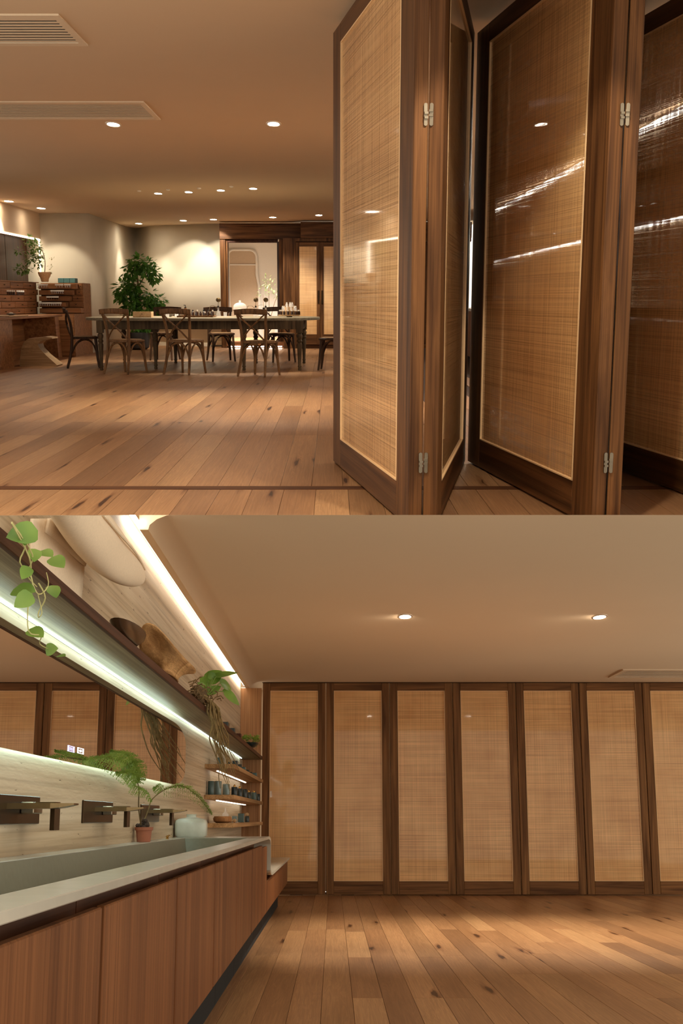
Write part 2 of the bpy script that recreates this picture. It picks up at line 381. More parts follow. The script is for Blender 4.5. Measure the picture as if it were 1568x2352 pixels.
# ---- wooden portal with glazed sliding door, corridor behind
po = thing('door_1', 'tall walnut door portal framing the pale corridor', 'door', (0, 0, 0)); po['kind'] = 'structure'; del po['category']
YP = 31.55
B().box(-2.84, -0.80, YP - 0.1, YP + 0.35, 2.68, 3.06).build('header', W_x, po, bevel=0.006)
B().box(-2.84, -2.70, YP - 0.06, YP + 0.5, 0, 2.68).build('post', W_z, po, bevel=0.006)
B().box(-1.36, -1.24, YP - 0.06, YP + 0.5, 0, 2.68).build('post', W_z, po, bevel=0.006)
B().box(-2.70, -2.655, YP, YP + 0.4, 0.12, 2.66).build('inner_jamb', W_z, po)
B().box(-1.41, -1.36, YP - 0.03, YP + 0.05, 0.1, 2.62).build('sliding_stile', plain('dark_stile', (58, 36, 26), 0.5), po)
B().box(-2.66, -1.4, YP, YP + 0.3, 2.60, 2.68).build('track', W_dark, po)
B().box(-2.70, -1.24, YP - 0.25, YP + 0.5, 0.05, 0.15).build('step', wood('portal_step', (130, 86, 56), (176, 124, 84), 'x'), po, bevel=0.008)
M_floor_glow = emit('added_floor_glow', (1.0, 0.93, 0.82, 1), 26.0)
B().box(-2.6, -1.3, YP - 0.24, YP - 0.20, 0.028, 0.049).build('added_step_glow', M_floor_glow, po)  # glowing strip added under the step to brighten the floor before it
# corridor
co = B().box(-3.2, -0.9, 36.0, 36.1, -0.1, 3.2).build('wall_corridor', M_white, label='off white end wall of the corridor with an arched opening', kind='structure')
B().box(-3.2, -0.9, 32.1, 36.0, 0.05, 0.14).build('side_floor', W_pale, co)
B().box(-1.0, -0.95, 32.1, 36.0, 0.1, 3.1).build('side_wall', M_white, co)
B().box(-3.25, -3.2, 32.7, 36.0, 0.1, 3.1).build('side_wall', M_white, co)
arch = [(-3.0, 0.14)] + [(-3.0, 2.25)] + [(-2.86 - 0.14 * math.cos(a), 2.45 + 0.14 * math.sin(a)) for a in [i * math.pi / 12 for i in range(0, 7)]] + [(-2.4 + 0.2 * math.sin(a), 2.39 + 0.2 * math.cos(a)) for a in [i * math.pi / 12 for i in range(0, 7)]] + [(-2.2, 1.9), (-2.14, 1.6), (-2.12, 0.14)]
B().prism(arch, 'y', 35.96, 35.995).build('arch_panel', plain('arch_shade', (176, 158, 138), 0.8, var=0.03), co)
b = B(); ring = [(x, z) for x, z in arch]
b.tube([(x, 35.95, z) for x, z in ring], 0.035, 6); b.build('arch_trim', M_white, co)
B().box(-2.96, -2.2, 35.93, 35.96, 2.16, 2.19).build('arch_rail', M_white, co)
lamp_spot(co, 800, R(120), 0.9, (1, 0.9, 0.78), (0, 0, 0), (-1.9, 33.8, 3.0), 0.2)  # added spot with no fitting of its own, brightens the corridor

# ---- cabinet wall with cane doors right of the portal
cabw = B().box(-1.24, -0.93, 31.0, 31.3, 0, 2.68).box(-0.93, 3.4, 31.25, 31.3, 0, 2.68).box(-0.93, 3.4, 31.0, 31.3, 2.60, 2.68).build('wall_cabinet', W_z, label='walnut cabinet carcass beside the portal', kind='structure')
B().box(-0.80, 3.4, 30.95, 31.4, 2.68, 3.06).build('fascia', W_x, cabw, bevel=0.006)
B().box(-1.24, 3.4, 31.02, 31.2, 0, 0.1).build('plinth', W_x, cabw)
RAT_C = rattan('cane_weave_far', 0.9, 0.03, 1.0, 1.2)
def cane_door(x, w, lab, hinge):
    t = thing('cabinet_door', lab, 'cabinet door', (x, 31.0, 0.1))
    h = 2.48; s = 0.085
    B().box(0, s, -0.05, 0, 0, h).build('stile', W_z, t, bevel=0.003); B().box(w - s, w, -0.05, 0, 0, h).build('stile', W_z, t, bevel=0.003)
    B().box(s, w - s, -0.05, 0, 0, 0.25).build('rail', W_x, t, bevel=0.003); B().box(s, w - s, -0.05, 0, h - 0.10, h).build('rail', W_x, t, bevel=0.003)
    B().box(s, w - s, -0.03, -0.022, 0.25, h - 0.10).build('cane_panel', RAT_C, t)
    hx = w - 0.06 if hinge else 0.025
    B().box(hx, hx + 0.04, -0.075, -0.05, 1.0, 1.32).build('pull_handle', M_bronzed, t, bevel=0.004)
cane_door(-0.925, 0.60, 'cane fronted cupboard door next to the walnut portal post', True)
cane_door(-0.32, 0.60, 'cane fronted cupboard door half hidden by the folding screen', False)

# ---- right wall behind the folding doors, with lit shelf, long counter and mirror
wr = B().box(3.45, 3.6, 6.5, 31.0, 0, ZC).build('wall_right', M_trav, label='travertine wall seen through the cane screens', kind='structure')
M_led3 = emit('shelf_led', (1.0, 0.93, 0.82, 1), 24.0)
t = thing('led_strip', 'bright ceiling light strip seen through the cane screens', 'light strip', (3.40, 9, 3.0)); B().box(0, 0.045, 0, 18, 0, 0.05).build('diffuser', M_led3, t)
t = thing('wall_shelf', 'long display shelf with a light strip behind the cane screens', 'shelf', (3.44, 9, 1.98))
B().box(-0.3, 0, 0, 18, 0.02, 0.06).build('board', W_y, t); B().box(-0.03, -0.005, 0, 18, -0.01, 0.02).build('light_strip', M_led3, t)
t = thing('long_counter', 'long counter seen dimly through the cane screens', 'counter', (3.44, 9, 0))
B().box(-0.8, 0, 0, 18, 0.98, 1.03).build('worktop', M_white, t); B().box(-0.75, 0, 0, 18, 0.1, 0.98).build('front', W_cab, t)
for i in range(14):
    y = 11.5 + i * 0.62 + random.uniform(-.1, .1); h = random.uniform(0.1, 0.2)
    B().lathe([(0.07, 0), (0.07, h * .7), (0.03, h * .85), (0.03, h)], 8, sy=2).build('bottle', M_black, loc=(3.26, y, 2.041), label='dark bottle silhouette on the shelf behind the cane screens', cat='bottle', group='bottles on the shelf behind the screens')

# ================================================================ UPPER ROOM: ceiling fittings
def vent(x0, x1, y0, y1, zc, label, nslat):
    t = thing('ceiling_vent', label, 'vent', (x1, y0, zc))
    w, d = x1 - x0, y1 - y0; fx = 0.05; fy = min(0.12, d * 0.1)
    b = B().box(-w, 0, 0, fy, -0.012, 0).box(-w, 0, d - fy, d, -0.012, 0).box(-fx, 0, fy, d - fy, -0.012, 0).box(-w, -w + fx, fy, d - fy, -0.012, 0)
    b.build('frame', M_vent, t); B().box(-w + fx, -fx, fy, d - fy, -0.002, 0.0).build('backing', plain('vent_shadow', (64, 48, 36), 0.95), t)
    p = (d - 2 * fy) / nslat
    me = B().box(-w + fx, -fx, p * 0.25, p * 0.78, -0.0075, -0.0045).mesh('slat', M_vent)
    for i in range(nslat):
        place(bpy.data.objects.new('slat', me), t, (0, fy + i * p, 0))
vent(-4.6, -1.865, 8.87, 9.89, ZC, 'wide slatted ceiling vent at the top corner, nearest the camera', 9)
vent(-5.4, -1.855, 12.6, 13.8, ZC, 'narrow looking slatted ceiling vent behind a downlight', 12)
G = 'downlights of the dining room ceiling'
DL = [(-2.433, 14.2, 'downlight touching the far edge of the second ceiling vent', 170, 0), (-0.658, 14.16, 'single downlight on the bare ceiling nearest the folding screens', 300, 0),
      (-3.2, 23.2, 'leftmost of the four downlights in a row above the table', 210, 0), (-2.61, 22.9, 'second from left of four downlights above the table', 210, 0), (-1.996, 22.55, 'third from left of four downlights above the table', 210, 0), (-1.4, 22.2, 'rightmost of the four downlights in a row above the table', 210, 0),
      (-6.4, 25.0, 'downlight at the picture edge above the wooden recess', 120, 0), (-6.2, 26.87, 'downlight in front of the square column', 90, 42),
      (-4.96, 32.2, 'glaring downlight in the curved corner above the tree', 50, 12), (-3.68, 31.0, 'wall washing downlight left of the portal, first of two', 120, 50), (-2.9, 30.6, 'wall washing downlight just left of the walnut portal header', 120, 50),
      (-1.428, 29.8, 'downlight over the walnut header of the portal', 120, 16), (-0.33, 29.05, 'downlight over the cane fronted cupboards', 120, 16)]
DL += [(-0.66, 5.2, 'added unseen downlight nearest the camera, brightening the folding screens', 230, 38), (-2.43, 5.2, 'added unseen downlight nearest the camera on the table side', 260, 38), (0.95, 5.3, 'added unseen downlight in front of the zigzag of the folding screens', 150, 34), (2.3, 14.2, 'added unseen downlight over the long counter behind the screens', 170, 0)]  # four extra fittings out of view, added to brighten the screens and near floor
for x, y, lab, e, tilt in DL:
    downlight(x, y, ZC, lab, e, G, col=(1, 0.92, 0.79) if y > 29 else (1, 0.90, 0.73), r=0.062 if y < 25 else 0.075, rot=(R(tilt), 0, 0), size=R(92 if tilt < 30 else 58), blend=0.55 if tilt < 30 else 0.35, ry=2.6)
for k, (x, y) in enumerate([(-3.46, 22.64), (-2.91, 22.37), (-2.336, 22.1), (-1.747, 21.78)]):
    B().lathe([(0.035, 0), (0.035, -0.012), (0.015, -0.02)], 12, sy=2).build('sprinkler_cap', M_ring, loc=(x, y, ZC), label=['small ceiling disc left of the row of table downlights', 'small ceiling disc between the first and second table downlights', 'small ceiling disc between the second and third table downlights', 'small ceiling disc between the third and fourth table downlights'][k], cat='ceiling disc', group='small discs between the table downlights')

# ================================================================ UPPER ROOM: folding cane screens
def folding_door(a, bpt, H, mat, t, label, stile, zb, rtop, rbot, hinge_end=None, bars=True, group=None, wz=None, wx=None, face=-1, bead=0.006, beady=None):
    """a, bpt: floor points of the panel's centre line; face: side of the panel (local y sign) that carries the bead"""
    wz = wz or W_z; wx = wx or W_x; by = beady or bead * 2.5
    ax, ay = a; bx, by_ = bpt; Ln = math.hypot(bx - ax, by_ - ay)
    o = thing('folding_door', label, 'folding door', (ax, ay, zb), math.atan2(by_ - ay, bx - ax), group=group)
    h = H - zb; g = 0.004
    B().box(g, stile, -t / 2, t / 2, 0, h).build('stile', wz, o, bevel=0.004)
    B().box(Ln - stile, Ln - g, -t / 2, t / 2, 0, h).build('stile', wz, o, bevel=0.004)
    B().box(stile, Ln - stile, -t / 2, t / 2, 0, rbot).build('rail', wx, o, bevel=0.003)
    B().box(stile, Ln - stile, -t / 2, t / 2, h - rtop, h).build('rail', wx, o, bevel=0.003)
    yc_ = face * (t / 2 - 0.014)
    B().box(stile, Ln - stile, yc_ - 0.003, yc_ + 0.003, rbot, h - rtop).build('cane_panel', mat, o)
    x0, x1, z0, z1 = stile, Ln - stile, rbot, h - rtop
    for s in ((-1, 1) if face == 0 else (face,)):
        y0, y1 = sorted((s * (t / 2 - 0.012), s * (t / 2 + 0.001)))
        B().box(x0, x1, y0, y1, z0, z0 + bead).box(x0, x1, y0, y1, z1 - bead, z1).box(x0, x0 + by, y0, y1, z0, z1).box(x1 - by, x1, y0, y1, z0, z1).build('bead', M_bead, o)
    if bars:
        for q in (0.667, 0.335):
            zz = z0 + (z1 - z0) * q; s = -face if face else 1
            y0, y1 = sorted((yc_ + s * 0.008, s * t / 2))
            B().box(x0, x1, y0, y1, zz - h * 0.011, zz + h * 0.011).build('back_bar', wx, o)
    return o, Ln, h
F = [(0.035, 9.136), (0.995, 9.136), (1.955, 9.136)]; NP = [(0.475, 6.40), (1.452, 6.40), (2.43, 6.40)]
HD = 3.03; T = 0.072
def off(p, dx, dy=0): return (p[0] + dx, p[1] + dy)
W_zs = wood('screen_walnut_upright', (58, 34, 18), (112, 74, 42), 'z', fine=1.0)
W_xs = wood('screen_walnut_rail', (58, 34, 18), (110, 72, 41), 'x', fine=1.0, along=0.5)
spec = [(F[0], off(NP[0], -0.0385), -1, 'cane folding door at the open end of the screen, beside the dining room'),
        (off(NP[0], 0.0385), off(F[1], -0.038), -1, 'narrow looking cane folding door turned away behind the first pair of hinges'),
        (off(F[1], 0.05), off(NP[1], -0.0385), -1, 'wide cane folding door in the middle of the zigzag screen'),
        (off(NP[1], 0.0385), off(F[2], -0.038), -1, 'folding door seen edge on, hinged beside the middle cane door'),
        (off(F[2], 0.05), off(NP[2], -0.0385), -1, 'cane folding door cut off by the picture edge, with bright streaks')]
M_link = M_metal
for i, (a, c, fc, lab) in enumerate(spec):
    o, Ln, h = folding_door(a, c, HD, RAT_U, T, lab, 0.345, 0.012, 0.125, 0.20, group='folding cane screen doors', wz=W_zs, wx=W_xs, face=-1, bead=0.008, beady=0.018, bars=True)
    if i in (0, 1, 2, 3):
        near_end = Ln if i in (0, 2) else 0.0; d = 1 if near_end else -1
        sgn = (1 if i in (0, 2) else 1)
        for z in (0.345, 2.09):
            hb = thing_h = B()
            s = 1 if i in (0, 2) else 1
            yc = (T / 2 - 0.0125)
            # rounded hinge leaf let into the end grain, with a link reaching over the gap
            prof = [(yc * 1 + 0.0095 * math.cos(q), z + (0.045 if math.sin(q) > 0 else -0.045) + 0.0095 * math.sin(q)) for q in [k * math.pi / 6 for k in range(12)]]
            x0, x1 = sorted((near_end - d * 0.004, near_end + d * 0.006))
            hb.prism(prof, 'x', x0, x1)
            leaf = hb.build('hinge', M_link, o, bevel=0.0)
            x0, x1 = sorted((near_end + d * 0.002, near_end + d * 0.016))
            for dz in (-0.016, 0.006) if i in (0, 2) else (-0.005, 0.017):
                B().box(x0, x1, yc - 0.008, yc + 0.011, z + dz - 0.005, z + dz + 0.006).build('hinge_link', M_link, leaf)

# ================================================================ UPPER ROOM: table and chairs
TZ = 0.89
tb = thing('dining_table', 'long oval ended dining table with greyed oak top and turned legs', 'table', (-2.34, 22.55, 0))
def oval(hl, hd, n=48, p=3.2):
    return [(hl * math.copysign(abs(math.cos(a)) ** (2 / p), math.cos(a)), hd * math.copysign(abs(math.sin(a)) ** (2 / 2.4), math.sin(a))) for a in [2 * math.pi * i / n for i in range(n)]]
B().prism(oval(2.10, 1.55), 'z', TZ - 0.045, TZ).build('tabletop', W_top, tb, bevel=0.006)
B().box(-1.72, 1.82, -1.28, -1.22, 0.70, TZ - 0.045).box(-1.72, 1.82, 1.12, 1.18, 0.70, TZ - 0.045).box(-1.72, -1.66, -1.22, 1.12, 0.70, TZ - 0.045).box(1.76, 1.82, -1.22, 1.12, 0.70, TZ - 0.045).build('apron', W_leg, tb)
LEGP = [(0.026, 0), (0.030, 0.02), (0.024, 0.05), (0.034, 0.07), (0.026, 0.09), (0.032, 0.2), (0.040, 0.36), (0.046, 0.44), (0.034, 0.47), (0.050, 0.50), (0.036, 0.53), (0.050, 0.57), (0.052, 0.60), (0.036, 0.63), (0.040, 0.64)]
lm = B().lathe(LEGP, 14).box(-0.055, 0.055, -0.055, 0.055, 0.64, 0.845).mesh('leg', W_leg, smooth=True)
for x, y in [(-1.66, -1.25), (-0.78, -0.85), (0.80, -1.25), (1.76, -1.25), (-0.68, 1.12), (0.86, 1.12), (1.78, 1.12), (-1.66, 1.12)]:
    place(bpy.data.objects.new('leg', lm), tb, (x, y, 0))

CH = 1.18
def make_chair(label, mat, loc, rz):
    c = thing('dining_chair', label, 'chair', loc, rz, CH, 'cross back chairs round the table')
    seat = [(-0.16, -0.19), (0.16, -0.19), (0.20, -0.12), (0.215, 0.08), (0.19, 0.17), (0.12, 0.205), (-0.12, 0.205), (-0.19, 0.17), (-0.215, 0.08), (-0.20, -0.12)]
    B().prism(seat, 'z', 0.435, 0.468).build('seat', mat, c, bevel=0.008)
    B().prism([(x * 0.82, y * 0.82) for x, y in seat], 'z', 0.468, 0.476).build('woven_pad', plain('rush', (150, 116, 80), 0.8, var=0.25, scale=90), c)
    for s in (-1, 1):
        B().tube([(s * 0.205, -0.275, 0), (s * 0.185, -0.215, 0.22), (s * 0.178, -0.19, 0.45), (s * 0.19, -0.205, 0.66), (s * 0.222, -0.26, 0.86)], [0.016, 0.021, 0.022, 0.020, 0.017], 8, 4).build('back_post', mat, c, smooth=True)
        B().tube([(s * 0.165, 0.16, 0.44), (s * 0.175, 0.175, 0.2), (s * 0.19, 0.2, 0)], [0.021, 0.020, 0.015], 8, 3).build('leg', mat, c, smooth=True)
        B().tube([(s * 0.212, -0.252, 0.835), (s * 0.10, -0.268, 0.735), (-s * 0.06, -0.245, 0.60), (-s * 0.17, -0.20, 0.475)], 0.0165, 6, 4, 0.6).build('cross_bar', mat, c, smooth=True)
        B().tube([(s * 0.185, -0.215, 0.20), (s * 0.182, -0.12, 0.37), (s * 0.18, 0.0, 0.425), (s * 0.178, 0.11, 0.37), (s * 0.175, 0.175, 0.2)], 0.013, 6, 4).build('brace', mat, c, smooth=True)
    def rail(u, v):
        x = -0.245 + 0.49 * u; z = 0.815 + 0.070 * v + 0.012 * math.sin(math.pi * u); y = -0.262 - 0.035 * math.sin(math.pi * u) - 0.012 * v
        return (x, y, z)
    B().grid(rail, 14, 3).build('top_rail', mat, c, smooth=True, solid=0.022)
    B().tube([(-0.18, -0.21, 0.22), (-0.11, -0.205, 0.38), (0, -0.2, 0.43), (0.11, -0.205, 0.38), (0.18, -0.21, 0.22)], 0.013, 6, 4).build('brace', mat, c, smooth=True)
    B().tube([(-0.172, 0.175, 0.2), (-0.11, 0.17, 0.37), (0, 0.165, 0.425), (0.11, 0.17, 0.37), (0.172, 0.175, 0.2)], 0.013, 6, 4).build('brace', mat, c, smooth=True)
    return c
c1 = make_chair('cross back chair nearest the stool, its back to the camera', W_chair, (-3.42, 20.5, 0), R(-27))
copy_tree(c1, (-2.42, 20.35, 0), R(-25), CH, 'middle one of the three cross back chairs with backs to the camera')
copy_tree(c1, (-1.17, 19.85, 0), R(-24), CH, 'cross back chair with its back to the camera, nearest the folding screens')
c4 = make_chair('dark cross back chair at the head of table beside the drawer cabinet', W_chaird, (-4.45, 22.2, 0), R(-78))
copy_tree(c4, (-3.42, 25.0, 0), R(172), CH, 'dark chair across the table in front of the potted tree')
copy_tree(c4, (-2.22, 24.6, 0), R(196), CH, 'dark chair across the table under the glass flask')
copy_tree(c4, (-1.02, 24.3, 0), R(196), CH, 'dark chair across the table in front of the walnut portal')
copy_tree(c4, (0.0, 21.5, 0), R(84), CH, 'chair at the table end, half hidden behind the folding screen')

TI = TZ + 0.0015
# ---- things on the table
t = thing('wooden_box', 'small pale wooden box standing on the table by the tree', 'box', (-3.36, 22.0, TI))
B().box(-0.16, 0.16, -0.15, 0.15, 0, 0.012).box(-0.16, 0.16, -0.15, -0.138, 0.012, 0.10).box(-0.16, 0.16, 0.138, 0.15, 0.012, 0.10).box(-0.16, -0.148, -0.138, 0.138, 0.012, 0.10).box(0.148, 0.16, -0.138, 0.138, 0.012, 0.10).build('tray', W_pale, t)
B().lathe([(0.012, 0), (0.012, 0.002)], 10).build('front_stud', M_bronze, t, (0, -0.15, 0.06), (R(90), 0, 0))
t = thing('pump_bottle', 'amber pump bottle standing on the table', 'bottle', (-2.66, 22.4, TI + 0.023))
B().lathe([(0.036, 0), (0.038, 0.01), (0.038, 0.10), (0.02, 0.125), (0.016, 0.14)], 14).build('body', plain('amber_glass', (96, 56, 26), 0.1), t, smooth=True)
B().lathe([(0.017, 0.135), (0.017, 0.155), (0.005, 0.157), (0.005, 0.185)], 10).box(-0.03, 0.008, -0.007, 0.007, 0.18, 0.192).build('pump', M_black, t)
t = thing('tray', 'low wooden tray of small bottles in the middle of table', 'tray', (-2.45, 22.4, TI))
B().box(-0.32, 0.32, -0.4, 0.4, 0, 0.022).build('base', W_chair, t, bevel=0.004)
B().box(-0.32, 0.32, -0.4, -0.385, 0.022, 0.03).box(-0.32, 0.32, 0.385, 0.4, 0.022, 0.03).build('lip', W_chair, t)
def vial(x, y, z, r, h, mb, mc, label, group):
    v = thing('vial', label, 'bottle', (x, y, z), group=group)
    B().lathe([(r, 0), (r, h * 0.62), (r * 0.45, h * 0.74), (r * 0.45, h * 0.78)], 8).build('body', mb, v, smooth=True)
    B().lathe([(r * 0.6, h * 0.76), (r * 0.6, h)], 8).build('cap', mc, v)
M_amber = plain('brown_glass', (58, 34, 20), 0.12); M_cap = plain('white_cap', (230, 224, 214), 0.5, var=0.02)
for i in range(10):
    vial(-2.56 + i * 0.046, 22.15 + 0.12 * (i % 3), TI + 0.023, 0.022, 0.075 + 0.03 * (i % 2), M_amber, M_black if i % 3 else M_cap, 'small brown vial on the wooden tray beside the pump bottle', 'vials on the wooden tray')
for k, (x, y) in enumerate([(-2.96, 22.2), (-2.85, 22.6), (-2.88, 22.9)]):
    B().lathe([(0.03, 0), (0.034, 0.07), (0.031, 0.07), (0.027, 0.008)], 12).build('shot_glass', M_glass, loc=(x, y, TI), smooth=True, label='small clear glass between wooden box and pump bottle', cat='glass', group='small glasses left of the pump bottle')
t = thing('pebble_bowl', 'little grey bowl between the wooden box and pump bottle', 'bowl', (-3.0, 22.9, TI))
B().lathe([(0.02, 0), (0.05, 0.03), (0.055, 0.06), (0.05, 0.06), (0.03, 0.02)], 14).build('bowl', plain('grey_ceramic', (120, 112, 102), 0.6), t, smooth=True); B().sphere((0, 0, 0.07), 0.035).build('pebble', plain('grey_pebble', (110, 106, 98), 0.8), t, smooth=True)
for k, (x, y, lab) in enumerate([(-2.06, 22.3, 'glass flask with round brass leaf and gooseneck, left of the glass dome'), (-1.40, 22.5, 'glass flask with brass leaf just right of the glass dome'), (-1.21, 22.3, 'glass flask with brass leaf nearest the tiered bottle stand')]):
    t = thing('glass_flask', lab, 'flask', (x, y, TI), group='glass flasks with brass leaves')
    B().lathe([(0.045, 0), (0.05, 0.015), (0.02, 0.11), (0.014, 0.13), (0.014, 0.17), (0.02, 0.175)], 14).build('flask', M_glass, t, smooth=True)
    B().lathe([(0.016, 0.165), (0.018, 0.185), (0.012, 0.20)], 10).build('stopper', M_black, t)
    B().tube([(0, 0, 0.19), (0.004, 0, 0.27)], 0.004, 6).build('stem', M_bronze, t)
    B().lathe([(0.0005, -0.004), (0.042, 0), (0.044, 0.006), (0.0005, 0.016)], 16).build('brass_leaf', M_bronze, t, (0.004, 0, 0.30), (R(70), 0, R(15)), smooth=True)
    if k < 2:
        B().tube([(-0.02, 0, 0.155), (-0.08, 0, 0.20), (-0.14, 0, 0.19), (-0.165, 0, 0.12), (-0.165, 0, 0.06)], 0.005, 6, 5).build('gooseneck', M_metal, t, smooth=True)
B().grid(lambda u, v: (-0.05 + 0.1 * u, (v - 0.5) * 0.06 * math.sin(math.pi * u) + 0.0, 0.012 * math.sin(math.pi * u) + 0.02 * (u - .5)), 8, 4).build('dark_leaf', M_black, loc=(-1.30, 22.2, TI + 0.20), solid=0.004, label='dark leaf shape between the two right hand flasks', cat='ornament')
B().lathe([(0.028, 0), (0.034, 0.09), (0.031, 0.09), (0.026, 0.01)], 14).build('tumbler', M_glass, loc=(-1.91, 22.0, TI), smooth=True, label='clear glass tumbler beside the gooseneck flask', cat='glass')
t = thing('cake_dome', 'clear glass dome with knob on a small pedestal', 'dome', (-1.70, 22.7, TI))
B().lathe([(0.06, 0), (0.05, 0.01), (0.014, 0.03), (0.012, 0.10), (0.12, 0.112), (0.14, 0.118), (0.14, 0.126)], 20).build('pedestal', W_chair, t, smooth=True)
B().lathe([(0.125, 0.126), (0.125, 0.17), (0.11, 0.215), (0.07, 0.245), (0.02, 0.255), (0.012, 0.262), (0.022, 0.275), (0.018, 0.292), (0.002, 0.297)], 20).build('dome', M_glass, t, smooth=True)
B().lathe([(0.045, 0.127), (0.04, 0.145), (0.01, 0.148)], 12).build('soap', plain('cream_soap', (220, 200, 170), 0.6), t, smooth=True)
t = thing('tiered_stand', 'round three tier wooden stand crowded with capped bottles', 'stand', (-0.79, 22.4, TI))
B().lathe([(0.05, 0), (0.05, 0.02), (0.2, 0.025), (0.2, 0.04)], 20).build('base', W_pale, t, smooth=True); B().lathe([(0.145, 0.04), (0.145, 0.11)], 20).build('tier', W_pale, t, smooth=True); B().lathe([(0.085, 0.11), (0.085, 0.175)], 20).build('tier', W_pale, t, smooth=True)
for r, z, k, tn in [(0.175, 0.04, 15, 'bottom'), (0.117, 0.11, 10, 'middle'), (0.055, 0.175, 5, 'top')]:
    for i in range(k):
        a = 2 * math.pi * i / k
        vial(-0.79 + r * math.cos(a), 22.4 + r * math.sin(a), TI + z + 0.001, 0.021, 0.085, M_amber if z < 0.1 else M_glass, M_cap, 'small white capped bottle on the %s tier of the stand' % tn, 'capped bottles on the %s tier' % tn)

# ================================================================ UPPER ROOM: potted tree
def leaf_cloud(clumps, leaf, n_per, seed, droop=0.5, wide=0.36):
    rnd = random.Random(seed); b = B()
    for cx, cy, cz, r in clumps:
        for _ in range(int(n_per * (r / 0.3) ** 2)):
            while True:
                d = Vector((rnd.uniform(-1, 1), rnd.uniform(-1, 1), rnd.uniform(-1, 1)))
                if 0.25 < d.length <= 1: break
            p = Vector((cx, cy, cz)) + d * r
            dr = (d.normalized() * 0.8 + Vector((rnd.uniform(-.5, .5), rnd.uniform(-.5, .5), -droop + rnd.uniform(-.4, .3)))).normalized()
            sd = dr.cross(Vector((rnd.uniform(-.4, .4), rnd.uniform(-.4, .4), 1))).normalized(); L_ = leaf * rnd.uniform(.7, 1.2); up = sd.cross(dr)
            b.add([p, p + dr * L_ * 0.45 + sd * L_ * wide * 0.5, p + dr * L_, p + dr * L_ * 0.45 - sd * L_ * wide * 0.5, p + dr * L_ * 0.5 - up * L_ * 0.06], [(0, 1, 4), (1, 2, 4), (2, 3, 4), (3, 0, 4)])
    return b
M_fic = leafmat('ficus_leaf', (46, 92, 28), (104, 156, 62))
t = thing('potted_tree', 'bushy dark green potted tree behind the dining table', 'tree', (-4.75, 30.3, 0))
B().lathe([(0.17, 0), (0.24, 0.05), (0.27, 0.3), (0.26, 0.42), (0.23, 0.42), (0.22, 0.36)], 20, sy=1.3).build('pot', plain('dark_pot', (34, 28, 24), 0.5), t, smooth=True)
B().lathe([(0.22, 0.36), (0.01, 0.37)], 14, sy=1.3).build('soil', plain('soil', (40, 30, 22), 0.95), t)
B().tube([(0, 0, 0.36), (-0.02, 0, 0.7), (0.06, 0, 1.1), (0.02, 0, 1.5), (0.0, 0, 2.0)], [0.035, 0.03, 0.025, 0.015], 8, 4).build('trunk', plain('bark', (110, 84, 58), 0.9, var=0.3), t, smooth=True)
for pth in ([(0.05, 0, 1.05), (-0.2, 0.1, 1.3), (-0.45, 0, 1.4)], [(0.05, 0, 1.1), (0.25, 0, 1.15), (0.5, 0, 1.2)], [(0.02, 0, 1.5), (0.2, 0.1, 1.8), (0.3, 0, 1.95)], [(0.02, 0, 1.4), (-0.15, 0, 1.7)], [(0, 0, 0.45), (0.12, 0, 0.62)]):
    B().tube(pth, [0.015, 0.008], 6, 3).build('branch', plain('bark', (110, 84, 58)), t)
leaf_cloud([(0.02, 0, 2.05, .22), (0.25, 0, 1.96, .22), (-0.16, 0, 1.86, .17), (0.40, 0, 1.78, .15), (-0.10, 0, 1.52, .22), (-0.34, 0, 1.46, .22), (-0.40, 0, 1.28, .13), (-0.12, 0, 1.20, .22), (0.30, 0, 1.24, .2), (0.50, 0, 1.14, .17), (-0.18, 0, 0.98, .2), (0.22, 0, 0.98, .22), (0.42, 0, 0.98, .14), (0.18, 0, 0.56, .2), (0.02, 0, 0.52, .17)], 0.15, 260, 4, 0.6, 0.58).build('foliage', M_fic, t, kind='stuff')

# ================================================================ UPPER ROOM: apothecary corner
cb = thing('drawer_cabinet', 'wall cabinet with five rows of small cedar drawers under the recess', 'cabinet', (-6.5, 19.9, 0))
B().box(-0.42, -0.04, 0, 7.62, 0, 1.555).build('body', W_draw, cb)
zr = [1.555, 1.42, 1.29, 1.16, 1.03, 0.90]
rnd = random.Random(5)
for r in range(5):
    y = 0.02 + 0.3 * (r % 2)
    while y < 7.55:
        d = min(1.05, 7.6 - y)
        if d > 0.25:
            dr = B().box(-0.05, 0.0, y + 0.012, y + d - 0.012, zr[r + 1] + 0.008, zr[r] - 0.006).build('drawer', W_draw, cb, bevel=0.004)
            B().lathe([(0.006, 0), (0.006, 0.02), (0.012, 0.025), (0.008, 0.034)], 8).build('knob', M_bronzed, dr, (0.0, y + d / 2, (zr[r] + zr[r + 1]) / 2), (0, R(90), 0))
        y += d
B().box(-0.42, 0.015, -0.02, 7.64, 1.555, 1.572).build('top_board', W_draw, cb)
cf = thing('open_drawer_cabinet', 'cedar cabinet with a stair of pulled out bottle drawers against the column', 'cabinet', (-6.46, 27.6, 0))
B().box(0, 0.93, 0, 0.85, 0.897, 1.556).build('body', W_drawx, cf)
for r in range(5):
    w = [0.84, 0.76, 0.68, 0.60, 0.93][r]; z0, z1 = zr[r + 1], zr[r]
    dr = B().box(0.02, w, -0.30 - 0.0 * r, 0.0, z0 + 0.008, z1 - 0.02).build('drawer', W_drawx, cf, bevel=0.004)
    if r < 4:
        B().box(w + 0.02, 0.92, -0.03, 0, z0 + 0.008, z1 - 0.01).build('drawer', W_drawx, cf, bevel=0.004)
        B().lathe([(0.006, 0), (0.012, 0.02), (0.008, 0.03)], 8).build('knob', M_bronzed, cf, ((w + 0.94) / 2, -0.03, (z0 + z1) / 2), (R(90), 0, 0))
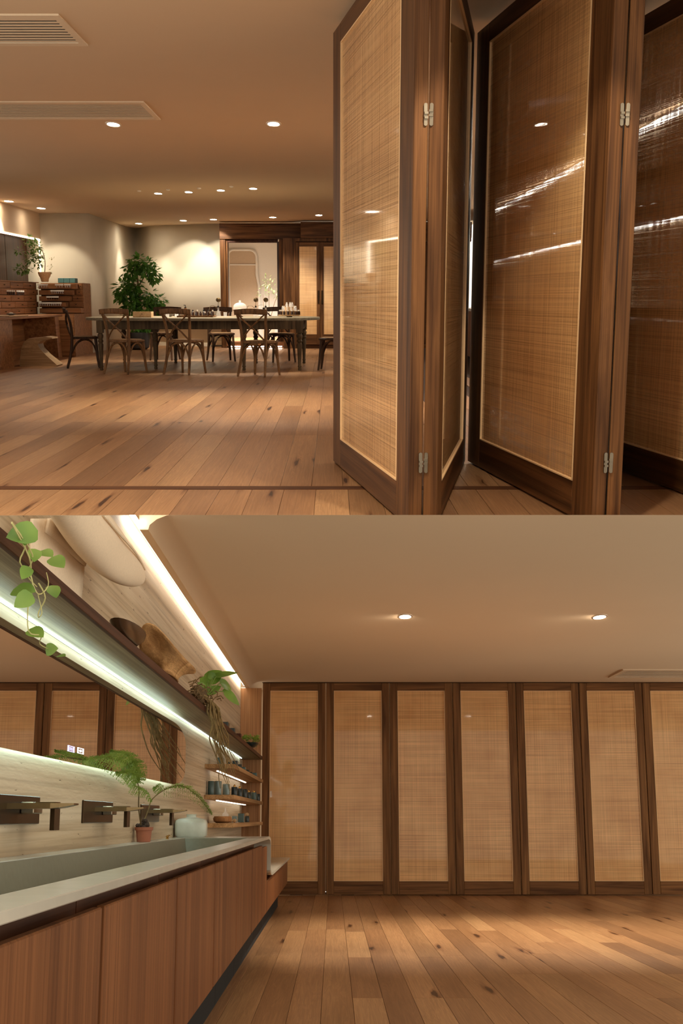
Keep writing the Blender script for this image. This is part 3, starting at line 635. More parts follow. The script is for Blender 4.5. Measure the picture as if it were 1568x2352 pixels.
for k, (x0, x1, z) in enumerate([(0.02, 0.24, 1.48), (0.40, 0.58, 1.48), (0.60, 0.74, 1.48), (0.30, 0.58, 1.35), (0.20, 0.46, 1.22), (0.04, 0.52, 1.09)]):
    rk = thing('bottle_rack', ['rack of white capped vials at the corner of the top open drawer', 'rack of white capped vials in the middle of top open drawer', 'shortest rack of white capped vials, end of top open drawer', 'rack of white capped vials on the second open drawer', 'rack of dark vials with white caps on the third open drawer', 'longest rack of white capped vials on the fourth open drawer'][k], 'bottle rack', (-6.46, 27.24, z), group='vial racks on the open drawers')
    nb = max(3, int((x1 - x0) / 0.045))
    B().box(x0, x1, -0.03, 0.05, -0.03, -0.022).build('holder', W_drawx, rk)
    for i in range(nb):
        xx = x0 + (i + .5) * (x1 - x0) / nb
        B().lathe([(0.013, -0.022), (0.013, 0.02)], 6, (xx, 0, 0)).build('vial', M_amber if k == 4 else M_glass, rk)
    B().box(x0, x1, -0.028, 0.028, 0.02, 0.052).build('white_caps', M_cap, rk)
for k in range(2):
    rk = thing('vial_set', ['pair of four white capped vials on the drawer ledge, nearest the edge', 'second set of white capped vials on the drawer ledge'][k], 'bottle rack', (-6.40, 24.55 + k * 0.75, 1.29))
    for i in range(4):
        B().lathe([(0.02, 0), (0.02, 0.06)], 8, (0, i * 0.16, 0)).build('vial', M_amber, rk); B().lathe([(0.022, 0.06), (0.022, 0.095)], 8, (0, i * 0.16, 0)).build('cap', M_cap, rk)
# ledge under the third row for the vials
# lower cabinet and desk
lc = thing('base_cabinet', 'cedar base cabinet under the open drawers beside the chair', 'cabinet', (-5.98, 26.5, 0))
B().box(-0.35, 0.46, 0.0, 1.9, 0.0, 0.895).build('body', W_drawx, lc)
for z0, z1 in ((0.02, 0.36), (0.37, 0.62), (0.63, 0.87)):
    B().box(0.02, 0.445, -0.02, 0, z0, z1).build('drawer_front', W_drawx, lc, bevel=0.004)
dk = thing('desk', 'cedar built in desk with a knee hole facing the table', 'desk', (-5.75, 21.4, 0))
B().box(-0.75, 0.0, 0, 5.0, 0.85, 0.895).build('desktop', W_draw, dk, bevel=0.005)
B().box(-0.70, -0.03, 0.05, 0.95, 0, 0.85).build('pedestal', W_drawx, dk)
for z0, z1 in ((0.03, 0.4), (0.42, 0.62), (0.64, 0.84)):
    B().box(-0.68, -0.05, 0.03, 0.05, z0, z1).build('drawer_front', W_drawx, dk, bevel=0.004)
B().prism([(4.6, 0), (4.95, 0), (4.75, 0.85), (4.4, 0.85)], 'x', -0.70, -0.03).build('side_panel', W_draw, dk)
B().box(-0.73, -0.70, 0.9, 4.9, 0, 0.85).build('back_panel', W_draw, dk)
st = thing('curved_stool', 'pale bent plywood stool tucked into the desk knee hole', 'stool', (-5.45, 22.9, 0), R(0), 1.0)
prof = [(0.34, 0.52), (0.20, 0.535), (0.02, 0.515), (-0.14, 0.50), (-0.24, 0.44), (-0.295, 0.33), (-0.31, 0.18), (-0.30, 0.0), (0.36, 0.0), (0.385, 0.02), (0.18, 0.20), (0.06, 0.33), (0.04, 0.40), (0.10, 0.455), (0.22, 0.485), (0.345, 0.50)]
b = B(); ny = 6
rings = []
for j in range(ny + 1):
    v = j / ny; ring = []
    for x, z in prof:
        tw = 1.0 - 0.10 * abs(v - 0.5) * 2 * (z / 0.5)
        ring.append((x * tw - 0.02 * (v - 0.5), (v - 0.5) * 0.62 * (0.72 + 0.28 * abs(z - 0.28) / 0.28), z))
    rings.append(ring)
b.loops(rings).build('body', wood('pale_bent_ply', (150, 118, 84), (186, 152, 112), 'x', fine=1.2), st, smooth=True)
t = thing('cork_tray', 'flat pale tray holding a glass cloche on the desk', 'tray', (-6.1, 22.9, 0.8965)); B().box(-0.3, 0.32, -0.7, 0.7, 0, 0.018).build('board', W_pale, t, bevel=0.004)
t = thing('glass_cloche', 'small glass cloche on the desk tray', 'cloche', (-6.2, 22.7, 0.9165)); B().lathe([(0.085, 0), (0.085, 0.05), (0.06, 0.095), (0.02, 0.11), (0.008, 0.115), (0.014, 0.125), (0.006, 0.135)], 16).build('dome', M_glass, t, smooth=True); B().lathe([(0.06, 0.0), (0.05, 0.03)], 12).build('soap', plain('cream_soap', (220, 200, 170)), t)
t = thing('shallow_dish', 'little shallow dish beside the cloche on the desk', 'dish', (-5.93, 22.9, 0.9165)); B().lathe([(0.04, 0), (0.08, 0.02), (0.085, 0.034), (0.078, 0.034), (0.04, 0.012)], 16).build('dish', plain('grey_ceramic', (120, 112, 102)), t, smooth=True); B().sphere((0, 0, 0.03), 0.045, 8, 5, sz=0.5).build('salt', M_cap, t)
t = thing('potted_shrub', 'slender leafy branch growing from a clay pot on the cabinet', 'plant', (-6.2, 26.9, 1.572))
B().lathe([(0.07, 0), (0.08, 0.01), (0.085, 0.06), (0.12, 0.12), (0.14, 0.18), (0.14, 0.205), (0.12, 0.205), (0.115, 0.18)], 18).build('pot', plain('pale_clay', (206, 164, 118), 0.7, var=0.12), t, smooth=True)
B().lathe([(0.115, 0.18), (0.01, 0.19)], 12).build('moss', plain('moss', (84, 100, 46), 0.95, var=0.4), t)
B().tube([(0, 0, 0.18), (0.02, 0, 0.45), (-0.06, 0, 0.72), (-0.28, 0, 0.80)], [0.010, 0.004], 6, 4).build('stem', plain('bark', (110, 84, 58)), t)
B().tube([(-0.02, 0, 0.55), (-0.22, 0, 0.5), (-0.32, 0, 0.34), (-0.5, 0, 0.28)], [0.006, 0.003], 6, 4).build('stem', plain('bark', (110, 84, 58)), t)
B().tube([(0.0, 0, 0.5), (-0.2, 0, 0.66), (-0.5, 0, 0.62)], [0.006, 0.003], 6, 4).build('stem', plain('bark', (110, 84, 58)), t)
leaf_cloud([(-0.18, 0, .74, .12), (-0.28, 0, .84, .10), (-0.52, 0, .64, .07), (-0.12, 0, .56, .12), (-0.28, 0, .50, .11), (-0.14, 0, .40, .10), (-0.46, 0, .28, .11), (-0.56, 0, .27, .07), (-0.36, 0, .30, .07)], 0.09, 420, 8, 0.1, 0.5).build('foliage', leafmat('maple_leaf', (62, 96, 40), (126, 152, 76)), t, kind='stuff')
leaf_cloud([(0.12, 0, .26, .06), (0.14, 0, .36, .06), (0.17, 0, .46, .05), (0.15, 0, .54, .03)], 0.07, 140, 9, -0.4).build('variegated_leaves', leafmat('pale_leaf', (150, 140, 90), (196, 178, 122)), t, kind='stuff')
for k in range(3):
    B().box(0, 0.125, -0.14, 0.14, 0, 0.105).build('book', plain('teal_cloth', (66, 104, 100), 0.7, var=0.1), loc=(-6.12 + k * 0.129, 27.95, 1.56), bevel=0.006, label=['teal box on the cabinet next to the clay pot', 'middle one of three teal boxes on the cabinet', 'last of three teal boxes on the cabinet, towards the column edge'][k], cat='box', group='teal boxes on the drawer cabinet')
t = thing('corridor_plant', 'airy leafy plant standing in the pale corridor', 'plant', (-1.80, 34.6, 0.143))
B().lathe([(0.14, 0), (0.18, 0.3), (0.16, 0.3), (0.13, 0.2)], 14).build('pot', M_white, t, smooth=True)
for pth in ([(0, 0, 0.25), (0.02, 0, 0.9), (0.0, 0, 1.5)], [(0, 0, 0.3), (0.15, 0, 0.9), (0.3, 0, 1.25)], [(0, 0, 0.3), (-0.12, 0, 0.8), (-0.15, 0, 1.2)]):
    B().tube(pth, [0.012, 0.005], 6, 4).build('stem', plain('bark', (110, 84, 58)), t)
leaf_cloud([(0.0, 0, 1.5, .2), (0.08, 0, 1.35, .18), (0.3, 0, 1.25, .14), (-0.16, 0, 1.25, .12), (0.38, 0, 1.05, .1)], 0.12, 60, 12, 0.2, 0.28).build('foliage', leafmat('olive_leaf', (86, 110, 60), (140, 156, 100)), t, kind='stuff')

# ================================================================ LOWER ROOM: shell
ROOM[0] = M_L
SLOPE = (2.323 - 0.82) / 5.975                 # underside of the storey above, over the near part of the wall
def cut(o, off_=(0, 0, 0)): return cut_above(o, (0, -SLOPE, 1), 0.82 - 0.004 - off_[2] + SLOPE * off_[1])
ZL = 2.323; YB = 13.734; XW = -1.0
fl = B().box(-1.1, 6.4, 1.5, 14.6, -0.03, -0.0125).build('floor', M_sub, label='dark subfloor under warm oak planks of the washroom', kind='structure')
planks(fl, OAK_L, -0.62, 5.2, 0.142, 2.6, 13.75, [1.7, 2.6, 3.6, 4.4], 0.0016, 21, lambda a, b, c, d: a < 0.30 * d + 0.5)
prof = [(6.4, ZL), (-0.79, ZL), (-0.84, ZL - 0.006), (-0.89, ZL - 0.026), (-0.925, ZL - 0.055), (-0.932, ZL - 0.08), (-0.976, ZL - 0.08), (-0.980, ZL + 0.03), (-1.2, ZL + 0.03), (-1.2, ZL + 0.06), (6.4, ZL + 0.06)]
cl = B().prism(prof, 'y', 5.975, 14.6).build('ceiling', M_ceil, smooth=True, label='beige plaster ceiling with rounded edge above the washroom', kind='structure')
cut(cl)
ws = B().box(-1.15, XW, 1.5, 13.66, 0, 1.47).box(-1.15, -1.03, 1.5, 13.66, 1.47, ZL + 0.03).build('wall_sink', M_trav, label='travertine wall behind the long basin', kind='structure')
cut(ws)
B().box(-1.1, 6.4, 14.5, 14.6, 0, ZL).build('wall_back', M_ceil, label='wall in shade behind the cane doors', kind='structure')
W_end = wood('end_panel_teak', (150, 106, 72), (192, 146, 104), 'z', fine=0.8, along=0.6)
B().box(-1.03, -0.80, 13.60, 13.66, 0, ZL - 0.08).build('wall_end_panel', W_end, label='pale teak end panel where the shelves stop', kind='structure')
B().box(-0.80, 4.2, YB - 0.01, YB + 0.05, 2.318, ZL).build('trim_2', W_x, label='dark head track above the closed cane doors', kind='structure')

# closed folding doors along the back
DX = [-0.796, -0.082, 0.632, 1.341, 2.052, 2.763, 3.477, 4.19]
names = ['closed cane door beside the basin, crossed by bright streaks', 'closed cane door second from the basin', 'closed cane door third from the basin', 'closed cane door in the middle of the row, under the nearer downlight', 'closed cane door fifth from the basin', 'closed cane door second from the picture edge', 'closed cane door cut off by the picture edge']
W_zl = wood('door_walnut_upright', (90, 59, 33), (146, 104, 64), 'z', fine=1.2)
W_xl = wood('door_walnut_rail', (86, 56, 32), (140, 98, 60), 'x', fine=1.2)
for i in range(7):
    folding_door((DX[i], YB + 0.02), (DX[i + 1], YB + 0.02), 2.316, RAT_L, 0.04, names[i], 0.089, 0.01, 0.088, 0.141, group='closed cane doors across the back', wz=W_zl, wx=W_xl, face=-1, bead=0.006, beady=0.006)

# ================================================================ LOWER ROOM: vanity
M_slab = plain('pale_quartz', (178, 176, 164), 0.22, var=0.04, scale=14)
M_basin = plain('grey_green_stone', (122, 124, 108), 0.5, var=0.05, scale=40)
ZT = 0.705
va = thing('washbasin_counter', 'long pale stone vanity top with sunken trough basin', 'basin counter', (0, 0, 0))
B().box(-0.515, -0.42, 1.2, 8.2, ZT - 0.018, ZT).box(-0.998, -0.905, 1.2, 8.2, ZT - 0.018, ZT).box(-0.905, -0.515, 7.62, 8.2, ZT - 0.018, ZT).build('slab', M_slab, va, bevel=0.002)
cv = [(8.2, ZT)] + [(8.2 + 0.26 * math.sin(a), ZT - 0.045 + 0.045 * math.cos(a)) for a in [k * math.pi / 12 for k in range(1, 7)]] + [(8.76 - 0.30 * math.cos(a), 0.50 - 0.045 * math.sin(a)) for a in [k * math.pi / 12 for k in range(0, 7)]] + [(12.1, 0.455)]
inner = [(y - (0.02 if z > 0.46 else 0), z - 0.018) for y, z in cv]
cvp = cv + inner[::-1]
B().prism([(y, z) for y, z in cvp], 'x', -0.998, -0.42).build('waterfall_step', M_slab, va, smooth=True)
x0, x1, y0, y1 = -0.905, -0.515, 1.2, 7.62; zb = 0.585
b = B(); a0 = [(x0, y0, ZT - 0.004), (x1, y0, ZT - 0.004), (x1, y1, ZT - 0.004), (x0, y1, ZT - 0.004)]; a1 = [(-0.875, 1.25, zb), (-0.53, 1.25, zb), (-0.53, 7.5, zb), (-0.875, 7.5, zb)]
b.loops([a0, a1], caps=False); b.add(a1, [(0, 1, 2, 3)])
b.build('basin', M_basin, va, solid=0.006)

cy = [1.33, 2.43, 3.57, 4.69, 5.76, 6.81, 7.82, 8.36]
labs = ['teak vanity cabinet at the picture edge, lowest corner', 'teak vanity cabinet next to the one at the picture edge', 'teak vanity cabinet below the middle tap', 'teak vanity cabinet fourth along from the picture edge', 'narrow looking teak vanity cabinet fifth along', 'teak vanity cabinet just before the last filler panel', 'last slim teak filler cabinet before the low bench']
def cab_unit(i, ya, yb, ztop, zbase, lab, fr=True):
    t = thing('vanity_cabinet', lab, 'cabinet', (-0.44, ya, 0), group='teak vanity cabinets')
    B().box(-0.55, -0.05, 0.003, yb - ya - 0.003, zbase, min(ztop, 0.57)).build('body', W_cab, t)
    B().box(-0.02, 0, 0.018, yb - ya - 0.018, zbase, ztop).build('door', W_cab, t, bevel=0.003)
    if fr: B().box(-0.066, -0.054, 0.003, yb - ya - 0.003, 0.57, ZT - 0.019).build('finger_rail', wood('finger_rail_wood', (70, 40, 26), (104, 64, 42), 'y'), t)
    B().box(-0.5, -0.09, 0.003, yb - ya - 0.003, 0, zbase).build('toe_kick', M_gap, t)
for i in range(7): cab_unit(i, cy[i], cy[i + 1], 0.655 if i < 6 else 0.64, 0.212, labs[i], i < 6)
for k, (ya, yb, lab) in enumerate([(8.36, 9.5, 'low teak bench cabinet next to the stone step'), (9.5, 10.8, 'middle low teak bench cabinet'), (10.8, 12.08, 'low teak bench cabinet nearest the cane doors')]):
    cab_unit(k, ya, yb, 0.415, 0.212, lab, False)

# taps
def tap(y, lab):
    t = thing('wall_tap', lab, 'tap', (XW, y, 0), group='bronze wall taps over the trough')
    B().box(0, 0.008, -0.30, 0.36, 0.802, 0.892).build('back_plate', M_bronzed, t, bevel=0.002)
    b = B(); s = 0.07
    b.loops([[(0.008, -s, 0.848), (0.008, s, 0.848), (0.008, s, 0.866), (0.008, -s, 0.866)], [(0.14, -s, 0.850), (0.14, s, 0.850), (0.14, s, 0.866), (0.14, -s, 0.866)], [(0.165, -s * .9, 0.853), (0.165, s * .9, 0.853), (0.165, s * .9, 0.866), (0.165, -s * .9, 0.866)], [(0.205, -s * .5, 0.861), (0.205, s * .5, 0.861), (0.205, s * .5, 0.866), (0.205, -s * .5, 0.866)]])
    b.build('spout', M_bronze, t)
    B().box(0.008, 0.05, 0.10, 0.22, 0.835, 0.872).build('valve_body', M_metal, t, bevel=0.003)
    h = B().box(0.05, 0.112, 0.12, 0.20, 0.862, 0.872).build('lever_arm', M_bronze, t)
    B().box(0.098, 0.112, 0.12, 0.20, 0.783, 0.862).build('lever', M_bronzed, h)
tap(3.85, 'bronze wall tap cut off by the picture edge'); tap(5.25, 'middle bronze wall tap beside the fern pot'); tap(6.75, 'bronze wall tap behind the fern pot')

# mirror
def rrect(ya, yb, za, zb_, ry, rz, n=8):
    p = []
    for cy_, cz_, a0 in ((yb - ry, zb_ - rz, 0), (ya + ry, zb_ - rz, 90), (ya + ry, za + rz, 180), (yb - ry, za + rz, 270)):
        for k in range(n + 1):
            a = R(a0 + 90 * k / n); p.append((cy_ + ry * math.cos(a), cz_ + rz * math.sin(a)))
    return p
M_mir, nt, p = new_mat('mirror_silver'); p.inputs['Base Color'].default_value = (0.86, 0.85, 0.83, 1); p.inputs['Metallic'].default_value = 1; p.inputs['Roughness'].default_value = 0.01
ZM = (1.02, 1.386)
mi = thing('wall_mirror', 'long frameless mirror with rounded end and glowing back light', 'mirror', (XW, 0, 0))
B().prism(rrect(2.3, 7.98, *ZM, 0.62, 0.105), 'x', 0.040, 0.045).build('mirror_pane', M_mir, mi)
B().prism(rrect(2.36, 7.90, ZM[0] + 0.012, ZM[1] - 0.012, 0.6, 0.10), 'x', 0.026, 0.0395).build('backing', M_white, mi)
M_ledc = emit('cool_led', (0.68, 1.0, 0.98, 1), 8.0)
ring = rrect(2.5, 7.78, ZM[0] + 0.03, ZM[1] - 0.03, 0.56, 0.085)
B().tube([(0.012, y, z) for y, z in ring] + [(0.012, *ring[0])], 0.008, 5).build('back_light', M_ledc, mi)
def icon(y, z, c, lab, dot):
    m = emit('touch_icon_' + ('blue' if dot else 'white'), c, 1.0)
    t = thing('touch_icon', lab, 'icon', (XW + 0.0455, y, z))
    a, bb, w = 0.055, 0.0105, 0.0022; d = 0.012
    B().box(0, 0.001, -a, a, -bb, -bb + w).box(0, 0.001, -a, a, bb - w, bb).box(0, 0.001, -a, -a + d, -bb, bb).box(0, 0.001, a - d, a, -bb, bb).build('outline', m, t)
    if dot:
        B().box(0, 0.001, -0.028, 0.028, -0.005, -0.003).box(0, 0.001, -0.028, 0.028, -0.001, 0.001).box(0, 0.001, -0.028, 0.028, 0.003, 0.005).build('symbol', m, t)
    else:
        B().prism([(0.022 * math.cos(k * math.pi / 3), 0.005 * math.sin(k * math.pi / 3)) for k in range(6)], 'x', 0, 0.001).build('symbol', m, t)
icon(4.49, 1.068, (0.45, 0.42, 1.0, 1), 'blue lit square touch icon on the mirror', True); icon(4.66, 1.070, (0.9, 0.92, 1.0, 1), 'white lit square touch icon on the mirror', False)

# shelves and light strips
sh = thing('long_shelf', 'long shelf with dark walnut edge running above the mirror', 'shelf', (XW, 1.5, 1.454))
M_under = wood('shelf_underside', (120, 108, 86), (160, 146, 118), 'y', fine=1.2, along=0.35)
B().box(-0.03, 0.205, 0, 12.1, 0.0, 0.03).build('board', M_under, sh); B().box(0.205, 0.222, 0, 12.1, -0.002, 0.034).build('front_edge', W_dark, sh, bevel=0.002)
B().box(0.014, 0.022, 0, 11.7, -0.006, 0.0).build('light_strip', emit('shelf_strip', (0.76, 1.0, 0.95, 1), 4.6), sh)
cvl = thing('cove_light', 'bright cove light strip where the stone wall meets the ceiling', 'light strip', (-0.990, 2, ZL)); cut(B().box(0, 0.009, 0, 11.55, -0.062, -0.03).build('diffuser', emit('cove_strip', (1.0, 0.95, 0.86, 1), 11.0), cvl), (0, 2, ZL))
M_warm = emit('short_shelf_strip', (1.0, 0.90, 0.72, 1), 4.0)
for k, (z, lab) in enumerate([(1.236, 'uppermost short oak shelf of small dark jars'), (1.0, 'middle short oak shelf of tall teal jars'), (0.785, 'lowest short oak shelf with the wooden bowl')]):
    t = thing('short_shelf', lab, 'shelf', (XW, 9.62, z), group='short shelves by the end panel')
    B().box(0, 0.232, 0, 3.97, -0.034, 0).build('board', W_shelf, t, bevel=0.002)
    if k < 2: B().box(0.05, 0.064, 0.45, 3.7, -0.041, -0.034).build('light_strip', M_warm, t)

# ceiling fittings
G = 'downlights of the washroom ceiling'
downlight(0.545, 9.14, ZL, 'round downlight in the middle of the washroom ceiling', 150, G, r=0.043, size=R(96), blend=0.7, ry=2.0)
downlight(2.024, 9.16, ZL, 'washroom downlight nearest the picture edge', 200, G, r=0.043, size=R(96), blend=0.7, ry=2.0)
vent(2.98, 6.0, 12.5, 13.2, ZL, 'long slatted ceiling vent above the cane doors', 7)

# ---- jars, bowls and bottles
M_teal = plain('teal_glaze', (70, 92, 90), 0.3, var=0.1); M_teald = plain('dark_teal', (36, 48, 48), 0.3); M_tealg = plain('smoked_glass', (120, 140, 138), 0.08, var=0.06)
M_gold = plain('brass_cap', (180, 136, 70), 0.25, 1.0)
def jar(name, x, y, z, r, h, m, lab, cap=None, group=None, sq=False):
    t = thing(name, lab, 'jar', (x, y, z + 0.0015), group=group)
    if sq: B().box(-r, r, -r * 2, r * 2, 0, h).build('body', m, t, bevel=0.003)
    else: B().lathe([(r * .94, 0), (r, 0.006), (r, h - 0.004), (r * .9, h), (r * .82, h - 0.01)], 16, sy=1.4).build('body', m, t, smooth=True)
    if cap == 'gold': B().lathe([(r * .35, h - 0.005), (r * .35, h + 0.012), (r * .15, h + 0.02)], 8).build('cap', M_gold, t)
    if cap == 'ball': B().sphere((0, 0, h + r * .7), r * .8).build('wooden_ball', W_pale, t, smooth=True)
    if cap == 'lid': B().lathe([(r * 1.03, h - 0.002), (r * 1.03, h + 0.008)], 14, sy=1.4).build('lid', M_teald, t)
s3 = [(-.965, 9.8, .026, .108, M_teal, None, 'tall teal jar at the near end of the middle short shelf'), (-.925, 9.95, .030, .112, M_tealg, None, 'shiny pale teal cylinder next to the tall teal jar'), (-.885, 10.25, .030, .098, M_tealg, None, 'smoky glass cylinder between shiny jar and dark bottles'), (-.820, 10.3, .026, .075, M_teald, 'gold', 'dark bottle with brass cap, nearest on the middle shelf'), (-.826, 10.95, .026, .078, M_teald, 'gold', 'second dark bottle with brass cap on the middle shelf'), (-.820, 11.5, .026, .085, M_teald, None, 'plain dark jar in the middle of the dark bottles'), (-.826, 12.15, .024, .07, M_teald, 'gold', 'third dark bottle with brass cap on the middle shelf'), (-.818, 12.8, .030, .082, M_teal, 'gold', 'teal jar with brass cap at the far end of middle shelf'), (-.80, 13.2, .024, .075, M_teald, None, 'last dark jar against the end panel')]
for x, y, r, h, m, c, lab in s3: jar('jar', x, y, 1.0, r, h, m, lab, c, 'jars on the middle short shelf')
s2 = [(-.905, 9.95, .024, .062, M_teal, True, 'teal box at the near end of the uppermost short shelf'), (-.87, 10.3, .018, .045, M_teald, False, 'small dark jar beside the near teal box'), (-.84, 10.6, .022, .066, M_teald, True, 'tall dark box in the uppermost short shelf'), (-.835, 11.0, .022, .055, M_teald, False, 'dark round jar after the tall box'), (-.832, 11.45, .022, .048, M_teal, True, 'low teal box in the middle of uppermost short shelf'), (-.832, 12.0, .018, .045, M_teald, False, 'small dark jar past the low teal box'), (-.834, 12.5, .017, .042, M_teald, False, 'second small dark jar past the low teal box'), (-.82, 12.95, .022, .05, M_teal, True, 'last teal box of the uppermost short shelf')]
for x, y, r, h, m, q, lab in s2: jar('jar', x, y, 1.236, r, h, m, lab, None, 'jars on the uppermost short shelf', q)
t = thing('wooden_bowl', 'round pale wooden bowl on the lowest short shelf', 'bowl', (-.884, 9.95, .785)); B().lathe([(0.05, 0), (0.07, 0.014), (0.075, 0.034), (0.066, 0.052), (0.058, 0.05), (0.05, 0.02)], 20, sy=1.3).build('bowl', wood('bowl_wood', (160, 108, 66), (196, 146, 98), 'x'), t, smooth=True)
B().lathe([(0.028, 0), (0.03, 0.03), (0.026, 0.075), (0.008, 0.09), (0.007, 0.12)], 14).build('glass_carafe', M_glass, loc=(-.90, 10.4, .785), smooth=True, label='little clear glass carafe behind the wooden bowl', cat='carafe')
for k, (x, y) in enumerate([(-.838, 10.2), (-.818, 10.35)]): B().sphere((0, 0, 0.017), 0.017).build('wooden_ball', W_pale, loc=(x, y, .785), smooth=True, label=['small wooden ball right beside the bowl', 'small wooden ball nearest the shelf edge'][k], cat='ball')
jar('box', -.845, 10.7, .785, .020, .055, M_tealg, 'pale teal box behind the wooden balls', None, None, True); jar('box', -.818, 11.1, .785, .026, .078, M_teal, 'dark teal box on the lowest short shelf', None, None, True); jar('bottle', -.808, 11.7, .785, .022, .055, M_teald, 'black bottle with wooden ball stopper on the lowest shelf', 'ball')
jar('dark_box', -.83, 9.4, 1.484, .03, .055, M_teald, 'dark box on the long shelf beside the hanging roots', None, None, True); jar('dark_box', -.825, 10.0, 1.484, .028, .052, M_teald, 'second dark box on the long shelf', None, None, True); jar('dark_box', -.82, 10.6, 1.484, .026, .05, W_dark, 'brown box on the long shelf before the succulents', None, None, True)
M_succ = leafmat('succulent', (96, 128, 40), (160, 186, 84))
t = thing('succulent_dish', 'green succulents in a dark dish at the shelf end', 'plant', (-.80, 11.9, 1.490)); B().lathe([(0.04, 0), (0.075, 0.03), (0.08, 0.045), (0.07, 0.045)], 16, sy=1.6).build('dish', M_teald, t, smooth=True)
leaf_cloud([(-.05, 0, .075, .035), (0.0, 0, .07, .03), (.05, 0, .06, .035), (.06, 0.02, .08, .025)], 0.035, 4200, 31, -0.3, 0.5).build('succulents', M_succ, t, kind='stuff')

t = thing('ceramic_jar', 'pale crackle glazed square shouldered jar on the vanity', 'vase', (-.893, 7.85, ZT + 0.001))
def sq(r, z, p=4.5): return [(r * math.copysign(abs(math.cos(a)) ** (2 / p), math.cos(a)), 0.75 * r * math.copysign(abs(math.sin(a)) ** (2 / p), math.sin(a)), z) for a in [2 * math.pi * k / 28 for k in range(28)]]
M_cer = plain('celadon', (198, 204, 192), 0.25, var=0.08, scale=18)
B().loops([sq(.088, 0), sq(.098, .012), sq(.100, .05), sq(.100, .084), sq(.096, .100), sq(.082, .111), sq(.052, .117, 3), sq(.032, .121, 2), sq(.029, .132, 2), sq(.034, .140, 2), sq(.026, .140, 2), sq(.018, .12, 2)]).build('body', M_cer, t, smooth=True)
t = thing('tiny_figure', 'tiny brass ornament beside the ceramic jar', 'ornament', (-.955, 7.2, ZT)); B().lathe([(0.010, 0), (0.006, 0.006), (0.010, 0.012), (0.004, 0.02)], 8).build('base', M_gold, t, smooth=True); B().tube([(0, 0, 0.01), (0.01, 0, 0.022), (0.016, 0, 0.018)], 0.003, 5).build('arm', M_gold, t)

# ---- fern in a terracotta pot
t = thing('potted_fern', 'feathery fern in a terracotta pot on the basin rim', 'plant', (-.947, 6.25, ZT + 0.001))
B().lathe([(0.034, 0), (0.040, 0.055), (0.045, 0.056), (0.047, 0.072), (0.041, 0.072), (0.038, 0.06)], 20).build('pot', M_terra, t, smooth=True)
rnd = random.Random(2); b = B()
for k in range(46):
    a = rnd.uniform(0, 6.28); r = rnd.uniform(0, .032); z = .06 + rnd.uniform(0, .055) * (1 - r / .05); b.sphere((r * math.cos(a), r * math.sin(a), z), rnd.uniform(.006, .012), 6, 4)
b.build('root_clump', plain('fern_rhizome', (64, 50, 40), 0.95, var=0.5, scale=160), t)
M_fern = leafmat('fern_green', (88, 124, 44), (150, 178, 78))
def frond(pts, side, nmax, pl, seed, dz=0.0):
    """rachis points, pinna direction, pinna count and length: every pinna carries rows of narrow leaflets"""
    b = B(); rnd = random.Random(seed); P = [Vector(q) for q in pts]
    seg = [(P[i + 1] - P[i]).length for i in range(len(P) - 1)]; tot = sum(seg)
    def at(s):
        s *= tot
        for i, l in enumerate(seg):
            if s <= l or i == len(seg) - 1: return P[i].lerp(P[i + 1], min(1, s / l)), (P[i + 1] - P[i]).normalized()
            s -= l
    for k in range(nmax):
        u = (k + .5) / nmax; p, d = at(u); ln = pl * (1 - u) ** 0.6 * (0.55 + 0.45 * min(1, u * 5))
        for sg in (-1, 1):
            dirn = (Vector(side) * sg + d * 0.35 + Vector((0, 0, dz + rnd.uniform(-.2, .1)))).normalized(); m = 12
            for j in range(m):
                v = (j + .5) / m; q = p + dirn * ln * v + Vector((0, 0, -0.22 * ln * v ** 2)); s = max(0.007, ln * 0.24 * (1 - v * 0.75))
                for h in (-1, 1):
                    e = Vector((rnd.uniform(-.3, .5), -0.5 * h, -0.55 + rnd.uniform(-.3, .5) + 0.5 * h)).normalized() * s * 1.25
                    b.add([q - dirn * s * .22, q + e * .6 - dirn * s * .2, q + e + dirn * s * .1, q + e * .5 + dirn * s * .3], [(0, 1, 2, 3)])
    return b
o3 = Vector((-.947, 6.25, ZT + 0.001))
def loc3(lst): return [tuple(Vector(q) - o3) for q in lst]
B().tube(loc3([(-.955, 6.2, .79), (-.93, 5.95, .87), (-.90, 5.75, .95), (-.90, 5.66, 1.0), (-.895, 5.5, 1.045), (-.89, 5.1, 1.055), (-.885, 4.75, 1.05)]), [0.0035, 0.002], 5, 4).build('stem', plain('fern_stem', (110, 92, 52), 0.7), t)
frond(loc3([(-.90, 5.72, 1.0), (-.893, 5.45, 1.045), (-.888, 5.1, 1.06), (-.884, 4.75, 1.055), (-.88, 4.35, 1.025)]), (0.5, 0.0, 0.50), 40, 0.085, 3, -0.1).build('frond', M_fern, t, kind='stuff')
frond(loc3([(-.895, 5.7, .99), (-.87, 5.4, 1.06), (-.855, 5.05, 1.085), (-.85, 4.7, 1.075)]), (0.6, 0.0, 0.32), 30, 0.075, 13, -0.15).build('frond', M_fern, t, kind='stuff')
frond(loc3([(-.895, 5.68, .985), (-.875, 5.5, 1.01), (-.865, 5.2, 1.02), (-.86, 4.9, 1.0)]), (0.6, 0.0, 0.30), 24, 0.06, 14, -0.2).build('frond', M_fern, t, kind='stuff')
frond(loc3([(-.90, 5.66, 1.0), (-.895, 5.55, .97), (-.89, 5.9, .94), (-.885, 6.05, .90)]), (0.5, 0.1, 0.4), 14, 0.045, 4, -0.3).build('frond', M_fern, t, kind='stuff')
